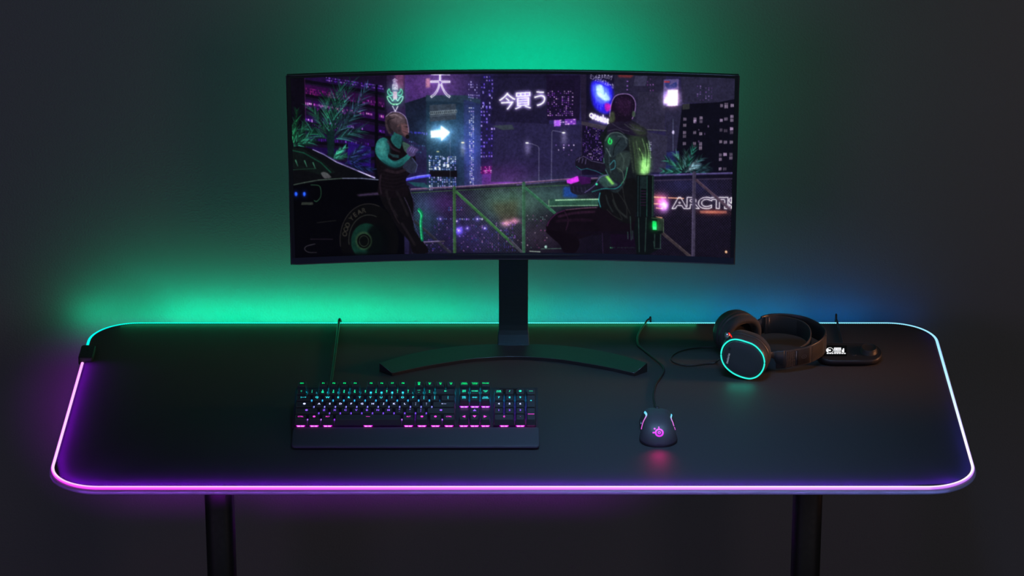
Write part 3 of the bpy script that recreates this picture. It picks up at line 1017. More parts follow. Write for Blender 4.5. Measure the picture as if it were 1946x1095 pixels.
# ------------------------------------------------------------------ control hub
hubx0, hubx1 = at_z(1554, 690, TOPZ + 0.01).x, at_z(1676.5, 672, TOPZ + 0.015).x
hy0 = at_z(1640, 697.5, TOPZ).y
HD = 0.062
h_f, h_r = 0.0125, 0.0235
TA = math.atan2(h_r - h_f, HD)
hub = thing('control_hub', 'small black oblong control hub with a lit display and round dial', 'audio hub', ((hubx0 + hubx1) / 2, hy0 + HD / 2, TOPZ))
hcx, hcy = (hubx0 + hubx1) / 2, hy0 + HD / 2


def hub_top(y): return TOPZ + h_f + (y - hy0) / HD * (h_r - h_f)


def stad(d): return rounded((hubx1 - hubx0) / 2 - d, HD / 2 - d, HD / 2 - d - 0.001, 14, hcx, hcy)


mb = MB()
mb.loft([[(x, y, TOPZ + 0.0004) for x, y in stad(0.006)], [(x, y, TOPZ + 0.003) for x, y in stad(0.004)], [(x, y, TOPZ + 0.0045 + (hub_top(y) - TOPZ - 0.0125) * 0.6) for x, y in stad(0.0006)], [(x, y, hub_top(y) - 0.0022) for x, y in stad(0)],
         [(x, y, hub_top(y) - 0.0006) for x, y in stad(0.0007)], [(x, y, hub_top(y)) for x, y in stad(0.0022)], [(x, y, hub_top(y)) for x, y in stad(0.0032)], [(x, y, hub_top(y) - 0.0004) for x, y in stad(0.0036)]])
mb.build('body', M['hub'], hub)


def HP(px, py, d=0.0):
    """a point on the hub's sloping top face under a view ray"""
    nrm = Vector((0, -math.sin(TA), math.cos(TA))); p0 = Vector((hcx, hy0, TOPZ + h_f - 0.0004))
    return at_plane(px, py, p0 + nrm * d, nrm)


def r5(x, y): return (1540 + x * 150 / 1946, 640 + y * 150 / 1946)


mb = MB()
q = [HP(*r5(x, y), 0.0003) for x, y in ((330, 215), (900, 215), (900, 480), (330, 480))]
qb = [HP(*r5(x, y), -0.001) for x, y in ((330, 215), (900, 215), (900, 480), (330, 480))]
mb.loft([qb, q], smooth=False)
disp = mb.build('display', M['hub_screen'], hub)
mb = MB()
D_ = 0.0006


def quad(x0, y0, x1, y1, mi=0, d=D_): mb.add([HP(*r5(x, y), d) for x, y in ((x0, y0), (x1, y0), (x1, y1), (x0, y1))], [(0, 1, 2, 3)], mi)


def eang(cx, cy, ra, rb, sa, sb, a0, a1, n=24, mi=0):
    A = [HP(*r5(cx + ra * math.cos(a0 + (a1 - a0) * k / n), cy + rb * math.sin(a0 + (a1 - a0) * k / n)), D_) for k in range(n + 1)]
    B = [HP(*r5(cx + sa * math.cos(a0 + (a1 - a0) * k / n), cy + sb * math.sin(a0 + (a1 - a0) * k / n)), D_) for k in range(n + 1)]
    mb.loft([A, B], False, False, mi, False, False)


eang(480, 336, 92, 68, 80, 58, 0, 2 * PI)
eang(480, 336, 84, 62, 34, 26, PI * 0.72, PI * 1.30)
eang(480, 336, 30, 22, 0, 0, 0, 2 * PI)
quad(582, 270, 758, 342); quad(582, 372, 758, 392); quad(776, 322, 800, 384); quad(800, 288, 834, 392)
for x in range(405, 830, 60): quad(x, 402, x + 46, 424)
for (body_, px, py, wpx) in (('PLAYBACK', 670, 357, 160),):
    vs, fs, w, h = text2d(body_, 1.0, bold=0.02)
    mb.add([HP(*r5(px + x / w * wpx, py - y / w * wpx * 1.0), D_) for x, y in vs], fs)
vs, fs, w, h = text2d('PC MIX', 1.0, bold=0.0)
mb.add([HP(*r5(670 + x / w * 140, 308 - y / w * 140), D_ + 0.0002) for x, y in vs], fs, 1)
mb.build('readout', [M['oled'], M['hub_screen']], disp)
# dial
nrm = Vector((0, -math.sin(TA), math.cos(TA)))
dc = HP(*c7(1688, 462), 0)
ex2, ey2 = Vector((1, 0, 0)), Vector((0, math.cos(TA), math.sin(TA)))
mb = MB()
mb.loft([[dc + nrm * d + ex2 * r_ * math.cos(2 * PI * k / 40) + ey2 * r_ * math.sin(2 * PI * k / 40) for k in range(40)] for d, r_ in ((-0.001, 0.0165), (0.001, 0.0165), (0.0012, 0.0150), (0.0085, 0.0148), (0.0095, 0.0140), (0.0095, 0.0128), (0.0088, 0.0122), (0.0088, 0.004))])
mb.build('dial', M['hub'], hub)
bc = HP(*r5(1080, 445), 0)
mb = MB()
mb.loft([[bc + nrm * d + ex2 * r_ * math.cos(2 * PI * k / 24) + ey2 * r_ * math.sin(2 * PI * k / 24) for k in range(24)] for d, r_ in ((-0.001, 0.0042), (0.0006, 0.0042), (0.0010, 0.0036), (0.0004, 0.003))])
mb.build('button', M['mouse_dark'], hub)
lc = HP(*r5(415, 562), 0.0)
mb = MB(); mb.tube([lc - nrm * 0.0006, lc + nrm * 0.0003], 0.0010, 10)
mb.build('indicator', M['silver'], hub)
zc_ = TOPZ + 0.0030
pts = [Vector((at_z(1602, 652, TOPZ + 0.008).x, hy0 + HD - 0.004, TOPZ + 0.008)), at_z(1601, 652, TOPZ + 0.0035)] + [at_z(x, y, zc_) for x, y in ((1598.5, 640), (1594.5, 626), (1592.5, 617))]
e = pts[-1]
pts += [Vector((e.x - 0.001, HY - 0.002, TOPZ + 0.0052)), Vector((e.x - 0.0014, HY + 0.006, TOPZ + 0.004)), Vector((e.x - 0.0016, HY + 0.0115, TOPZ - 0.004)), Vector((e.x - 0.0016, HY + 0.0115, TOPZ - 0.2))]
mb = MB(); mb.tube(spline(pts, 8), 0.0019, 8)
mb.build('cable', M['cable'], hub)

# ------------------------------------------------------------------ the picture on the display (drawn here, one colour per point of the panel)
S = 2.0
XL, XR, YT, YB = 555.0, 1397.0, 140.5, 479.7     # the picture is drawn in a flat 842 x 339 frame
CW, CHH = int((XR - XL) * S), int((YB - YT) * S)
IMG = np.zeros((CHH, CW, 3), np.float32)


def bow(x): return 9.7 * ((x - 976.0) / 421.0) ** 2


def tocv(p):
    x, y = p
    return ((x - XL) * S, (y - bow(x) - YT) * S)


def A(x, y): return (540 + x * 440 / 1927, 120 + y * 440 / 1927)
def B(x, y): return (970 + x * 440 / 1927, 120 + y * 440 / 1927)
def Cc(x, y): return (540 + x * 440 / 1946, 310 + y * 440 / 1946)
def D(x, y): return (970 + x * 440 / 1946, 310 + y * 440 / 1946)


def blur(a, r):
    """two box passes along each axis"""
    r = max(1, int(r))
    for ax in (0, 1):
        for _ in range(2):
            pad = [(0, 0)] * a.ndim; pad[ax] = (r + 1, r)
            c = np.cumsum(np.pad(a, pad, mode='edge'), axis=ax, dtype=np.float64)
            nn = a.shape[ax]
            sl1 = [slice(None)] * a.ndim; sl0 = [slice(None)] * a.ndim
            sl1[ax] = slice(2 * r + 1, 2 * r + 1 + nn); sl0[ax] = slice(0, nn)
            a = ((c[tuple(sl1)] - c[tuple(sl0)]) / (2 * r + 1)).astype(np.float32)
    return a


def mask_cv(P):
    """coverage of a polygon given in canvas units: (y0, x0, mask)"""
    P = np.asarray(P, float)
    x0, x1 = int(max(0, math.floor(P[:, 0].min()))), int(min(CW, math.ceil(P[:, 0].max()) + 1))
    y0, y1 = int(max(0, math.floor(P[:, 1].min()))), int(min(CHH, math.ceil(P[:, 1].max()) + 1))
    if x1 <= x0 or y1 <= y0: return None
    X, Y = np.meshgrid(np.arange(x0, x1) + 0.5, np.arange(y0, y1) + 0.5)
    m = np.zeros(X.shape, bool)
    for (ax, ay), (bx, by) in zip(P, np.roll(P, -1, 0)):
        if ay == by: continue
        c = ((ay > Y) != (by > Y)) & (X < (bx - ax) * (Y - ay) / (by - ay) + ax)
        m ^= c
    return y0, x0, m.astype(np.float32)


def paint(r, col, a=1.0, add=False):
    if r is None: return
    y0, x0, m = r
    reg = IMG[y0:y0 + m.shape[0], x0:x0 + m.shape[1]]
    c = np.array(col, np.float32) / 255.0
    mm = (m * a)[..., None]
    if add: reg += mm * c
    else: reg[:] = reg * (1 - mm) + mm * c


def poly(pts, col, a=1.0, add=False, soft=0, f=None):
    if f: pts = [f(*p) for p in pts]
    P = [tocv(p) for p in pts]
    if soft:
        full = np.zeros((CHH, CW), np.float32)
        r = mask_cv(P)
        if r is None: return
        full[r[0]:r[0] + r[2].shape[0], r[1]:r[1] + r[2].shape[1]] = r[2]
        paint((0, 0, blur(full, soft * S)), col, a, add)
    else: paint(mask_cv(P), col, a, add)


def smoothpoly(pts, col, a=1.0, f=None, soft=0, add=False):
    if f: pts = [f(*p) for p in pts]
    q = spline([Vector((p[0], p[1], 0)) for p in pts], 6, True)
    poly([(p.x, p.y) for p in q], col, a, add, soft)


def line(pts, w, col, a=1.0, f=None, add=False, w2=None, curve=False):
    if f: pts = [f(*p) for p in pts]
    if curve: pts = [(p.x, p.y) for p in spline([Vector((p[0], p[1], 0)) for p in pts], 6)]
    P = [tocv(p) for p in pts]; n = len(P) - 1
    for i in range(n):
        (ax, ay), (bx, by) = P[i], P[i + 1]
        wa = w * S / 2; wb = wa
        if w2 is not None:
            wa = (w + (w2 - w) * i / n) * S / 2; wb = (w + (w2 - w) * (i + 1) / n) * S / 2
        dx, dy = bx - ax, by - ay; l = math.hypot(dx, dy) or 1
        ux, uy = -dy / l, dx / l
        mx = max(wa, wb) + 1.5
        x0, x1 = int(max(0, min(ax, bx) - mx)), int(min(CW, max(ax, bx) + mx + 1))
        y0, y1 = int(max(0, min(ay, by) - mx)), int(min(CHH, max(ay, by) + mx + 1))
        if x1 <= x0 or y1 <= y0: continue
        X, Y = np.meshgrid(np.arange(x0, x1) + 0.5, np.arange(y0, y1) + 0.5)
        t = np.clip(((X - ax) * dx + (Y - ay) * dy) / (l * l), 0, 1)
        d = np.hypot(X - ax - t * dx, Y - ay - t * dy)
        m = np.clip(wa + (wb - wa) * t - d + 0.5, 0, 1).astype(np.float32)
        paint((y0, x0, m), col, a, add)


def ell(c, rx, ry, col, a=1.0, rot=0, add=False, soft=0, f=None):
    if f: c = f(*c); k = 440 / 1936.0; rx *= k; ry *= k
    cr, sr = math.cos(rot), math.sin(rot)
    poly([(c[0] + rx * math.cos(q) * cr - ry * math.sin(q) * sr, c[1] + rx * math.cos(q) * sr + ry * math.sin(q) * cr) for q in np.linspace(0, 2 * PI, 40, endpoint=False)], col, a, add, soft)


def haze(c, rx, ry, col, a):
    X, Y = np.meshgrid(np.arange(CW) + 0.5, np.arange(CHH) + 0.5)
    cx, cy = tocv(c)
    g = np.exp(-((X - cx) / (rx * S)) ** 2 - ((Y - cy) / (ry * S)) ** 2).astype(np.float32)
    paint((0, 0, g), col, a, True)


def windows(q, nx, ny, p, cols, fx=0.55, fy=0.55, a=1.0, f=None, jit=0.3):
    """lit windows scattered over the quad q (four corners, clockwise from the top left)"""
    if f: q = [f(*k) for k in q]
    (ax, ay), (bx, by), (cx, cy), (dx, dy) = q
    for j in range(ny):
        for i in range(nx):
            if RNG.random() > p: continue
            c = np.array(cols[RNG.integers(len(cols))]) * (1 - jit * RNG.random())
            w_, h_ = fx * (0.6 + 0.5 * RNG.random()), fy * (0.6 + 0.6 * RNG.random())
            pts = []
            for u, v in ((i, j), (i + w_, j), (i + w_, j + h_), (i, j + h_)):
                u, v = u / nx, v / ny
                pts.append(((ax * (1 - u) + bx * u) * (1 - v) + (dx * (1 - u) + cx * u) * v, (ay * (1 - u) + by * u) * (1 - v) + (dy * (1 - u) + cy * u) * v))
            poly(pts, c, a)


def text(s, c, h, col, a=1.0, ax=(1, 0), ay=(0, 1), bold=0.0, outline=0, f=None, glow=None, wide=None):
    """lettering centred at c, h high; ax, ay are the directions of its baseline and of its height"""
    if f: c = f(*c); h *= 440 / 1936.0
    vs, fs, w_, h_ = text2d(s, 1.0, 0.9, 4, bold)
    k = h / max(h_, 1e-6); kx = k if wide is None else (wide * (440 / 1936.0 if f else 1)) / w_
    P = [tocv((c[0] + x * kx * ax[0] - y * k * ay[0], c[1] + x * kx * ax[1] - y * k * ay[1])) for x, y in vs]
    full = np.zeros((CHH, CW), np.float32)
    for t in fs:
        r = mask_cv([P[i] for i in t])
        if r is None: continue
        y0, x0, m = r
        sub = full[y0:y0 + m.shape[0], x0:x0 + m.shape[1]]
        np.maximum(sub, m, out=sub)
    if outline:
        e = full.copy()
        for _ in range(outline):
            e = np.minimum.reduce([e, np.roll(e, 1, 0), np.roll(e, -1, 0), np.roll(e, 1, 1), np.roll(e, -1, 1)])
        full = full - e
    if glow:
        paint((0, 0, blur(full, glow[1] * S)), glow[0], glow[2], True)
    paint((0, 0, full), col, a)


# --- sky and far haze
Yg = np.linspace(0, 1, CHH, dtype=np.float32)[:, None]
IMG[:] = np.array((30, 26, 54), np.float32) / 255
haze((700, 180), 120, 60, (34, 8, 48), 0.9)
haze((830, 160), 60, 40, (60, 34, 70), 0.8)
haze((960, 330), 100, 50, (40, 6, 46), 0.6)
haze((1010, 260), 120, 90, (22, 22, 52), 0.8)
haze((1260, 200), 120, 70, (28, 26, 44), 0.6)
# --- left block: storeys running down to the right, rows of purple windows
poly([(65, 90), (880, 90), (880, 960), (65, 960)], (24, 14, 38), 1, f=A)
poly([(65, 90), (185, 90), (180, 760), (65, 760)], (12, 9, 20), 1, f=A)
for y0, y1, th, c in ((95, 200, 46, (30, 12, 54)), (180, 290, 75, (46, 10, 60)), (300, 420, 60, (40, 10, 66)), (430, 525, 55, (34, 12, 62)), (575, 640, 60, (30, 12, 58)), (690, 730, 50, (26, 10, 60)), (800, 830, 40, (22, 8, 52))):
    poly([(185, y0), (840, y1), (840, y1 + th), (185, y0 + th)], c, 0.9, f=A)
    poly([(185, y0 + th), (840, y1 + th), (840, y1 + th + 26), (185, y0 + th + 26)], (10, 8, 18), 0.9, f=A)
windows([A(360, 120), A(835, 190), A(835, 232), A(360, 160)], 46, 2, 0.75, [(120, 60, 220), (170, 120, 255), (96, 40, 190), (200, 150, 255)], 0.6, 0.6)
windows([A(190, 205), A(480, 262), A(480, 306), A(190, 262)], 26, 3, 0.7, [(150, 30, 130), (100, 16, 110), (190, 60, 150)], 0.55, 0.8)
windows([A(500, 268), A(840, 328), A(840, 372), A(500, 318)], 30, 2, 0.55, [(150, 40, 150), (100, 20, 120), (190, 80, 190)], 0.55, 0.8)
windows([A(185, 325), A(835, 432), A(835, 456), A(185, 350)], 48, 1, 0.75, [(210, 90, 210), (240, 150, 240), (140, 40, 160), (255, 190, 235)], 0.7, 0.9)
windows([A(185, 360), A(560, 410), A(560, 430), A(185, 384)], 36, 1, 0.5, [(150, 50, 170), (110, 30, 140)], 0.6, 0.9)
windows([A(185, 458), A(840, 556), A(840, 580), A(185, 484)], 44, 1, 0.6, [(120, 50, 190), (180, 110, 230), (210, 150, 250)], 0.6, 0.9)
windows([A(185, 500), A(620, 552), A(620, 580), A(185, 530)], 34, 2, 0.45, [(90, 30, 150), (130, 60, 180)], 0.6, 0.7)
windows([A(185, 612), A(760, 662), A(760, 690), A(185, 640)], 34, 1, 0.4, [(80, 30, 150), (120, 70, 190)], 0.6, 0.8)
poly([(530, 650), (720, 690), (715, 865), (520, 830)], (40, 18, 110), 0.85, f=A)
poly([(765, 180), (785, 180), (780, 960), (745, 960)], (8, 7, 14), 1, f=A)
line([(182, 130), (180, 700)], 0.8, (96, 40, 110), 0.8, f=A)
poly([(860, 90), (1010, 90), (1010, 560), (850, 560)], (40, 26, 58), 0.9, f=A)
poly([(930, 90), (1005, 90), (1000, 220), (930, 210)], (150, 80, 120), 0.5, soft=2, f=A)
windows([A(1010, 100), A(1180, 100), A(1180, 260), A(1010, 250)], 12, 8, 0.25, [(120, 60, 140), (80, 40, 110)], 0.4, 0.3)
# --- centre-left tower
poly([(1010, 330), (1190, 275), (1190, 700), (1020, 620)], (22, 26, 44), 1, f=A)
poly([(1185, 265), (1520, 265), (1640, 330), (1640, 1080), (1185, 1080)], (26, 40, 56), 1, f=A)
poly([(1185, 265), (1520, 265), (1640, 300), (1640, 335), (1185, 310)], (36, 50, 66), 1, f=A)
poly([(1500, 300), (1650, 340), (1650, 1080), (1500, 1080)], (34, 40, 76), 0.9, f=A)
haze(A(1330, 580), 46, 40, (26, 56, 74), 0.8)
haze(A(1560, 700), 26, 60, (32, 40, 90), 0.7)
poly([(1215, 345), (1435, 335), (1435, 462), (1215, 482)], (52, 62, 76), 1, f=A)
for k in range(14):
    ell((1225 + k * 16, 412 - k * 1.2), 11, 17, (150, 165, 172), 0.55, f=A)
    ell((1225 + k * 16, 412 - k * 1.2), 6, 10, (46, 56, 66), 0.9, f=A)
line([(1215, 440), (1435, 420)], 0.8, (120, 135, 145), 0.7, f=A)
windows([A(1040, 560), A(1195, 572), A(1195, 600), A(1040, 588)], 14, 1, 0.8, [(70, 70, 200), (110, 110, 230)], 0.7, 0.6)
windows([A(1040, 640), A(1195, 652), A(1195, 760), A(1040, 750)], 10, 4, 0.4, [(40, 70, 110), (70, 100, 150)], 0.6, 0.4)
windows([A(1205, 760), A(1440, 768), A(1440, 1060), A(1205, 1060)], 13, 17, 0.62, [(150, 180, 240), (210, 225, 255), (90, 120, 210), (180, 170, 250)], 0.62, 0.7)
windows([A(1215, 770), A(1430, 775), A(1430, 890), A(1215, 880)], 6, 4, 0.5, [(235, 240, 255), (200, 215, 255)], 0.42, 0.85)
poly([(1210, 885), (1440, 885), (1440, 940), (1205, 935)], (17, 14, 18), 1, f=A)
windows([A(1542, 365), A(1590, 365), A(1585, 1035), A(1548, 1035)], 3, 46, 0.72, [(215, 225, 255), (150, 165, 245), (240, 240, 255), (190, 170, 250)], 0.7, 0.62)
line([(1384, 630), (1380, 1030)], 0.7, (150, 165, 200), 0.5, f=A)
line([(1340, 690), (1384, 650)], 0.6, (120, 130, 150), 0.5, f=A)
ell((1490, 654), 14, 6, (235, 225, 190), 1, f=A); ell((1280, 728), 12, 5, (200, 200, 150), 0.9, f=A)
haze(A(1492, 700), 5, 12, (90, 80, 60), 0.8)
# --- block of blue windows
poly([(1640, 100), (1850, 95), (1850, 860), (1640, 860)], (30, 25, 58), 0.85, f=A)
windows([A(1540, 130), A(1640, 130), A(1640, 330), A(1540, 320)], 6, 9, 0.35, [(150, 140, 230), (200, 190, 255)], 0.5, 0.5)
windows([A(1645, 110), A(1840, 110), A(1835, 780), A(1640, 790)], 9, 24, 0.42, [(110, 80, 220), (150, 120, 245), (80, 60, 190), (190, 170, 255)], 0.6, 0.55)
windows([A(1655, 200), A(1770, 200), A(1770, 380), A(1655, 380)], 4, 6, 0.55, [(200, 190, 255), (160, 140, 250)], 0.5, 0.7)
poly([(1640, 850), (1830, 845), (1830, 910), (1640, 915)], (60, 14, 66), 0.8, f=A)
windows([A(1640, 852), A(1826, 848), A(1826, 908), A(1640, 912)], 16, 4, 0.55, [(250, 130, 220), (220, 70, 180), (255, 190, 240)], 0.6, 0.7)
haze(A(1780, 940), 36, 26, (56, 8, 54), 0.5)
# --- sign building in the middle
poly([(-130, 90), (330, 90), (330, 520), (-160, 500)], (28, 24, 50), 1, f=B)
poly([(-120, 480), (330, 500), (600, 510), (600, 980), (-160, 980)], (38, 34, 66), 0.95, f=B)
for k in range(11):
    line([(-120, 520 + k * 42), (600, 528 + k * 42)], 0.5, (46, 40, 78), 0.35, f=B)
haze(B(0, 980), 46, 30, (50, 8, 50), 0.5)
poly([(-150, 515), (20, 505), (40, 545), (-60, 550)], (60, 74, 70), 0.6, f=B)
poly([(305, 100), (590, 100), (585, 470), (310, 470)], (26, 18, 44), 1, f=B)
for k in range(22): line([(312, 150 + k * 14.5), (540, 150 + k * 14.5)], 0.55, (10, 8, 18), 0.8, f=B)
windows([B(318, 230), B(538, 230), B(536, 440), B(318, 440)], 13, 14, 0.5, [(160, 80, 210), (200, 140, 240), (110, 50, 170), (230, 190, 255)], 0.6, 0.5)
poly([(370, 470), (428, 468), (428, 518), (372, 520)], (168, 96, 216), 0.95, f=B)
poly([(462, 460), (556, 456), (556, 502), (462, 508)], (120, 60, 170), 0.9, f=B)
windows([B(372, 468), B(556, 460), B(556, 510), B(372, 518)], 8, 3, 0.6, [(210, 150, 240), (240, 200, 255)], 0.8, 0.5)
windows([B(365, 670), B(555, 670), B(555, 770), B(365, 770)], 9, 5, 0.3, [(190, 150, 230), (150, 110, 210), (230, 210, 255)], 0.55, 0.5)
# --- poster block
poly([(585, 90), (680, 90), (660, 520), (600, 480), (590, 130)], (34, 27, 50), 1, f=B)
poly([(640, 90), (870, 90), (865, 480), (640, 470)], (20, 16, 36), 1, f=B)
smoothpoly([(690, 150), (850, 190), (850, 380), (800, 420), (720, 380), (685, 300)], (44, 34, 196), 0.95, f=B, soft=2)
smoothpoly([(700, 180), (800, 200), (845, 290), (800, 330), (740, 320), (700, 260)], (90, 110, 250), 0.8, f=B, soft=2)
smoothpoly([(725, 190), (770, 185), (790, 260), (800, 240), (840, 300), (800, 310), (760, 290), (730, 260)], (190, 214, 255), 0.85, f=B, soft=1)
for k in range(9): line([(720 + k * 13, 170 + 5 * k), (722 + k * 13, 330 + (k * 37) % 60)], 0.9, (150, 190, 255), 0.5, f=B)
smoothpoly([(800, 330), (840, 340), (850, 370), (815, 400), (795, 370)], (190, 30, 150), 0.85, f=B, soft=1)
text('ク生まれのゲ', (785, 108), 44, (214, 206, 240), 0.9, ax=(1, 0.20), f=B, wide=150)
text('ミングデバイスメーカ', (768, 150), 46, (226, 218, 250), 0.95, ax=(1, 0.42), f=B, wide=196, glow=((60, 50, 120), 2, 0.7))
text('steelseries', (800, 462), 66, (255, 252, 255), 1, ax=(1, 0.30), bold=0.035, f=B, wide=230, glow=((150, 120, 200), 2.4, 1.2))
ell((683, 430), 18, 21, (255, 252, 255), 1, f=B); ell((683, 430), 8, 10, (90, 60, 130), 1, f=B)
poly([(600, 478), (830, 520), (830, 565), (600, 508)], (56, 50, 62), 1, f=B)
poly([(600, 506), (830, 560), (830, 920), (600, 920)], (22, 16, 38), 1, f=B)
windows([B(615, 515), B(820, 560), B(800, 810), B(615, 790)], 15, 20, 0.45, [(180, 120, 240), (130, 80, 210), (230, 200, 255), (100, 60, 170)], 0.55, 0.6)
line([(604, 500), (604, 960)], 1.0, (66, 58, 84), 0.8, f=B)
# --- right-hand towers
poly([(870, 95), (1300, 95), (1300, 560), (1050, 560), (880, 400)], (36, 33, 54), 1, f=B)
poly([(900, 95), (1040, 95), (1010, 125), (905, 118)], (120, 44, 44), 0.7, soft=1, f=B)
poly([(1045, 110), (1150, 110), (1130, 190), (1030, 190)], (58, 56, 82), 0.8, f=B)
windows([B(1145, 130), B(1215, 130), B(1215, 450), B(1145, 450)], 3, 14, 0.5, [(130, 60, 150), (170, 110, 190)], 0.3, 0.5)
windows([B(975, 150), B(1000, 150), B(1000, 250), B(975, 250)], 1, 3, 1, [(220, 60, 180), (180, 120, 230)], 0.5, 0.3)
poly([(1070, 240), (1290, 240), (1300, 560), (1060, 540)], (44, 41, 62), 0.8, f=B)
poly([(1280, 140), (1405, 135), (1405, 360), (1280, 350)], (88, 78, 128), 1, f=B)
smoothpoly([(1290, 160), (1340, 150), (1330, 185), (1385, 160), (1385, 205), (1320, 215)], (40, 50, 110), 0.9, f=B)
poly([(1285, 150), (1335, 150), (1330, 165), (1285, 165)], (190, 60, 60), 0.7, f=B)
poly([(1315, 225), (1402, 222), (1400, 350), (1318, 352)], (226, 170, 176), 1, f=B)
haze(B(1350, 300), 14, 14, (190, 170, 190), 1.0)
poly([(1286, 300), (1320, 290), (1320, 335), (1286, 335)], (235, 220, 250), 0.9, soft=1, f=B)
poly([(1300, 360), (1460, 350), (1440, 720), (1310, 720)], (40, 38, 60), 0.9, f=B)
poly([(1420, 90), (1880, 110), (1880, 330), (1440, 330)], (40, 38, 58), 0.85, f=B)
windows([B(1560, 190), B(1700, 190), B(1700, 320), B(1560, 320)], 6, 8, 0.35, [(110, 70, 150), (160, 130, 200)], 0.4, 0.5)
poly([(1440, 340), (1740, 325), (1870, 300), (1885, 910), (1380, 910)], (13, 12, 24), 1, f=B)
poly([(1440, 340), (1500, 335), (1500, 380), (1440, 385)], (62, 64, 62), 0.7, f=B)
for x, w_, rows in ((1450, 26, (450, 500, 560, 590, 650)), (1535, 24, (450, 470, 560, 650, 680)), (1585, 24, (440, 470, 570, 650, 670, 690)), (1755, 22, (340, 460, 540, 635, 745, 780, 860)), (1790, 28, (330, 350, 450, 545, 640, 740, 860)), (1840, 26, (340, 430, 460, 530, 560, 640, 740, 770))):
    for y in rows:
        b = 150 + 90 * RNG.random()
        poly([(x, y), (x + w_, y), (x + w_, y + 24), (x, y + 26)], (b, b * 0.88, b * 1.03), 0.35 + 0.4 * RNG.random(), f=B)
        line([(x + w_ / 2, y), (x + w_ / 2, y + 26)], 0.5, (20, 18, 30), 0.9, f=B)
windows([B(1500, 420), B(1730, 420), B(1730, 700), B(1500, 700)], 9, 9, 0.10, [(90, 70, 110), (120, 100, 140)], 0.4, 0.5)
poly([(1508, 745), (1530, 745), (1530, 780), (1510, 785)], (206, 90, 220), 1, f=B)
poly([(1290, 740), (1420, 722), (1420, 900), (1290, 880)], (34, 38, 84), 1, f=B)
line([(1365, 460), (1370, 725)], 0.9, (96, 104, 136), 0.9, f=B)
ell((1368, 570), 10, 16, (220, 210, 240), 0.8, f=B)
poly([(1130, 560), (1320, 600), (1310, 900), (1150, 900)], (48, 46, 66), 0.9, f=B)
windows([B(1165, 650), B(1195, 650), B(1195, 790), B(1165, 790)], 2, 9, 0.8, [(190, 170, 250), (230, 220, 255)], 0.7, 0.5)
line([(1150, 548), (1310, 556)], 1.2, (110, 116, 112), 0.7, f=B)
# --- street lamps
for q in ([(146, 656), (190, 664), (236, 682), (246, 700), (246, 1000)], [(452, 572), (400, 560), (362, 554), (354, 566), (351, 1000)]):
    line(q, 1.0, (120, 118, 150), 0.8, f=B)
    ell(q[0], 14, 6, (250, 245, 225), 1, f=B)
    haze((B(*q[0])[0] + 1, B(*q[0])[1] + 10), 6, 12, (70, 66, 80), 0.9)
# --- neon signs
text('大', (1305, 185), 208, (235, 228, 250), 1, f=A, outline=3, wide=172, glow=((50, 40, 80), 2, 0.7))
line([(1230, 97), (1385, 100)], 1.6, (205, 196, 226), 0.9, f=A)
poly([(1185, 130), (1220, 125), (1220, 200), (1185, 205)], (180, 130, 150), 0.8, soft=1, f=A)
poly([(1222, 558), (1308, 552), (1308, 514), (1384, 568), (1310, 640), (1308, 606), (1224, 614)], (214, 226, 226), 1, f=A, soft=0.8)
poly([(1226, 562), (1310, 556), (1312, 524), (1378, 569), (1314, 630), (1312, 602), (1228, 610)], (255, 255, 250), 1, f=A)
haze(A(1305, 580), 24, 16, (70, 100, 104), 0.9)
for ch, c, hgt in (('今', (965.4, 191.5), 32), ('買', (995.6, 190.5), 31), ('う', (1027.5, 186.5), 28)):
    text(ch, c, hgt, (255, 250, 255), 1, ax=(1, -0.06), bold=0.0, glow=((150, 128, 190), 3.0, 1.5))
# crest sign on the pole
for ch, y in (('金', 150), ('閣', 200)):
    text(ch, (928, y), 46, (206, 200, 226), 0.9, f=A, wide=44, glow=((70, 40, 80), 2, 0.6))
for sgn in (-1, 1):
    line([(928 + sgn * 8, 345), (928 + sgn * 38, 330), (928 + sgn * 60, 300), (928 + sgn * 64, 275), (928 + sgn * 40, 285), (928 + sgn * 22, 312), (928 + sgn * 10, 296)], 1.5, (140, 226, 176), 1, f=A, curve=True)
    line([(928 + sgn * 20, 262), (928 + sgn * 46, 268), (928 + sgn * 62, 240), (928 + sgn * 48, 214), (928 + sgn * 40, 240), (928 + sgn * 22, 250)], 1.3, (90, 190, 150), 1, f=A, curve=True)
    line([(928 + sgn * 22, 355), (928, 398)], 1.5, (214, 206, 232), 1, f=A)
haze(A(928, 270), 15, 18, (40, 90, 70), 0.9)
poly([(912, 236), (944, 236), (944, 292), (928, 304), (912, 292)], (228, 196, 214), 0.8, f=A, soft=0.6)
line([(905, 338), (950, 338)], 1.6, (150, 235, 180), 1, f=A)
# --- palm leaves behind the car
def frond(base, tip, n_, ln, col, w_=2.0, f=A, a=0.95, droop=0.25):
    bx, by = base; tx, ty = tip
    line([base, tip], 1.0, [c * 0.7 for c in col], a, f=f)
    for i in range(n_):
        t = 0.22 + 0.78 * i / (n_ - 1)
        px, py = bx + (tx - bx) * t, by + (ty - by) * t
        dx, dy = tx - bx, ty - by; l = math.hypot(dx, dy)
        for sg in (-1, 1):
            ang = (0.40 + 0.16 * RNG.random()) * sg
            ux, uy = (dx * math.cos(ang) - dy * math.sin(ang)) / l, (dx * math.sin(ang) + dy * math.cos(ang)) / l
            L = ln * (0.7 + 0.6 * RNG.random()) * (1 - 0.35 * t)
            b_ = RNG.random()
            cc = np.array(col) * (0.35 + 1.05 * b_ * b_)
            line([(px, py), (px + ux * L * .55, py + uy * L * .55), (px + ux * L, py + uy * L + droop * L * 0.3)], w_, cc, a, f=f, w2=0.35)


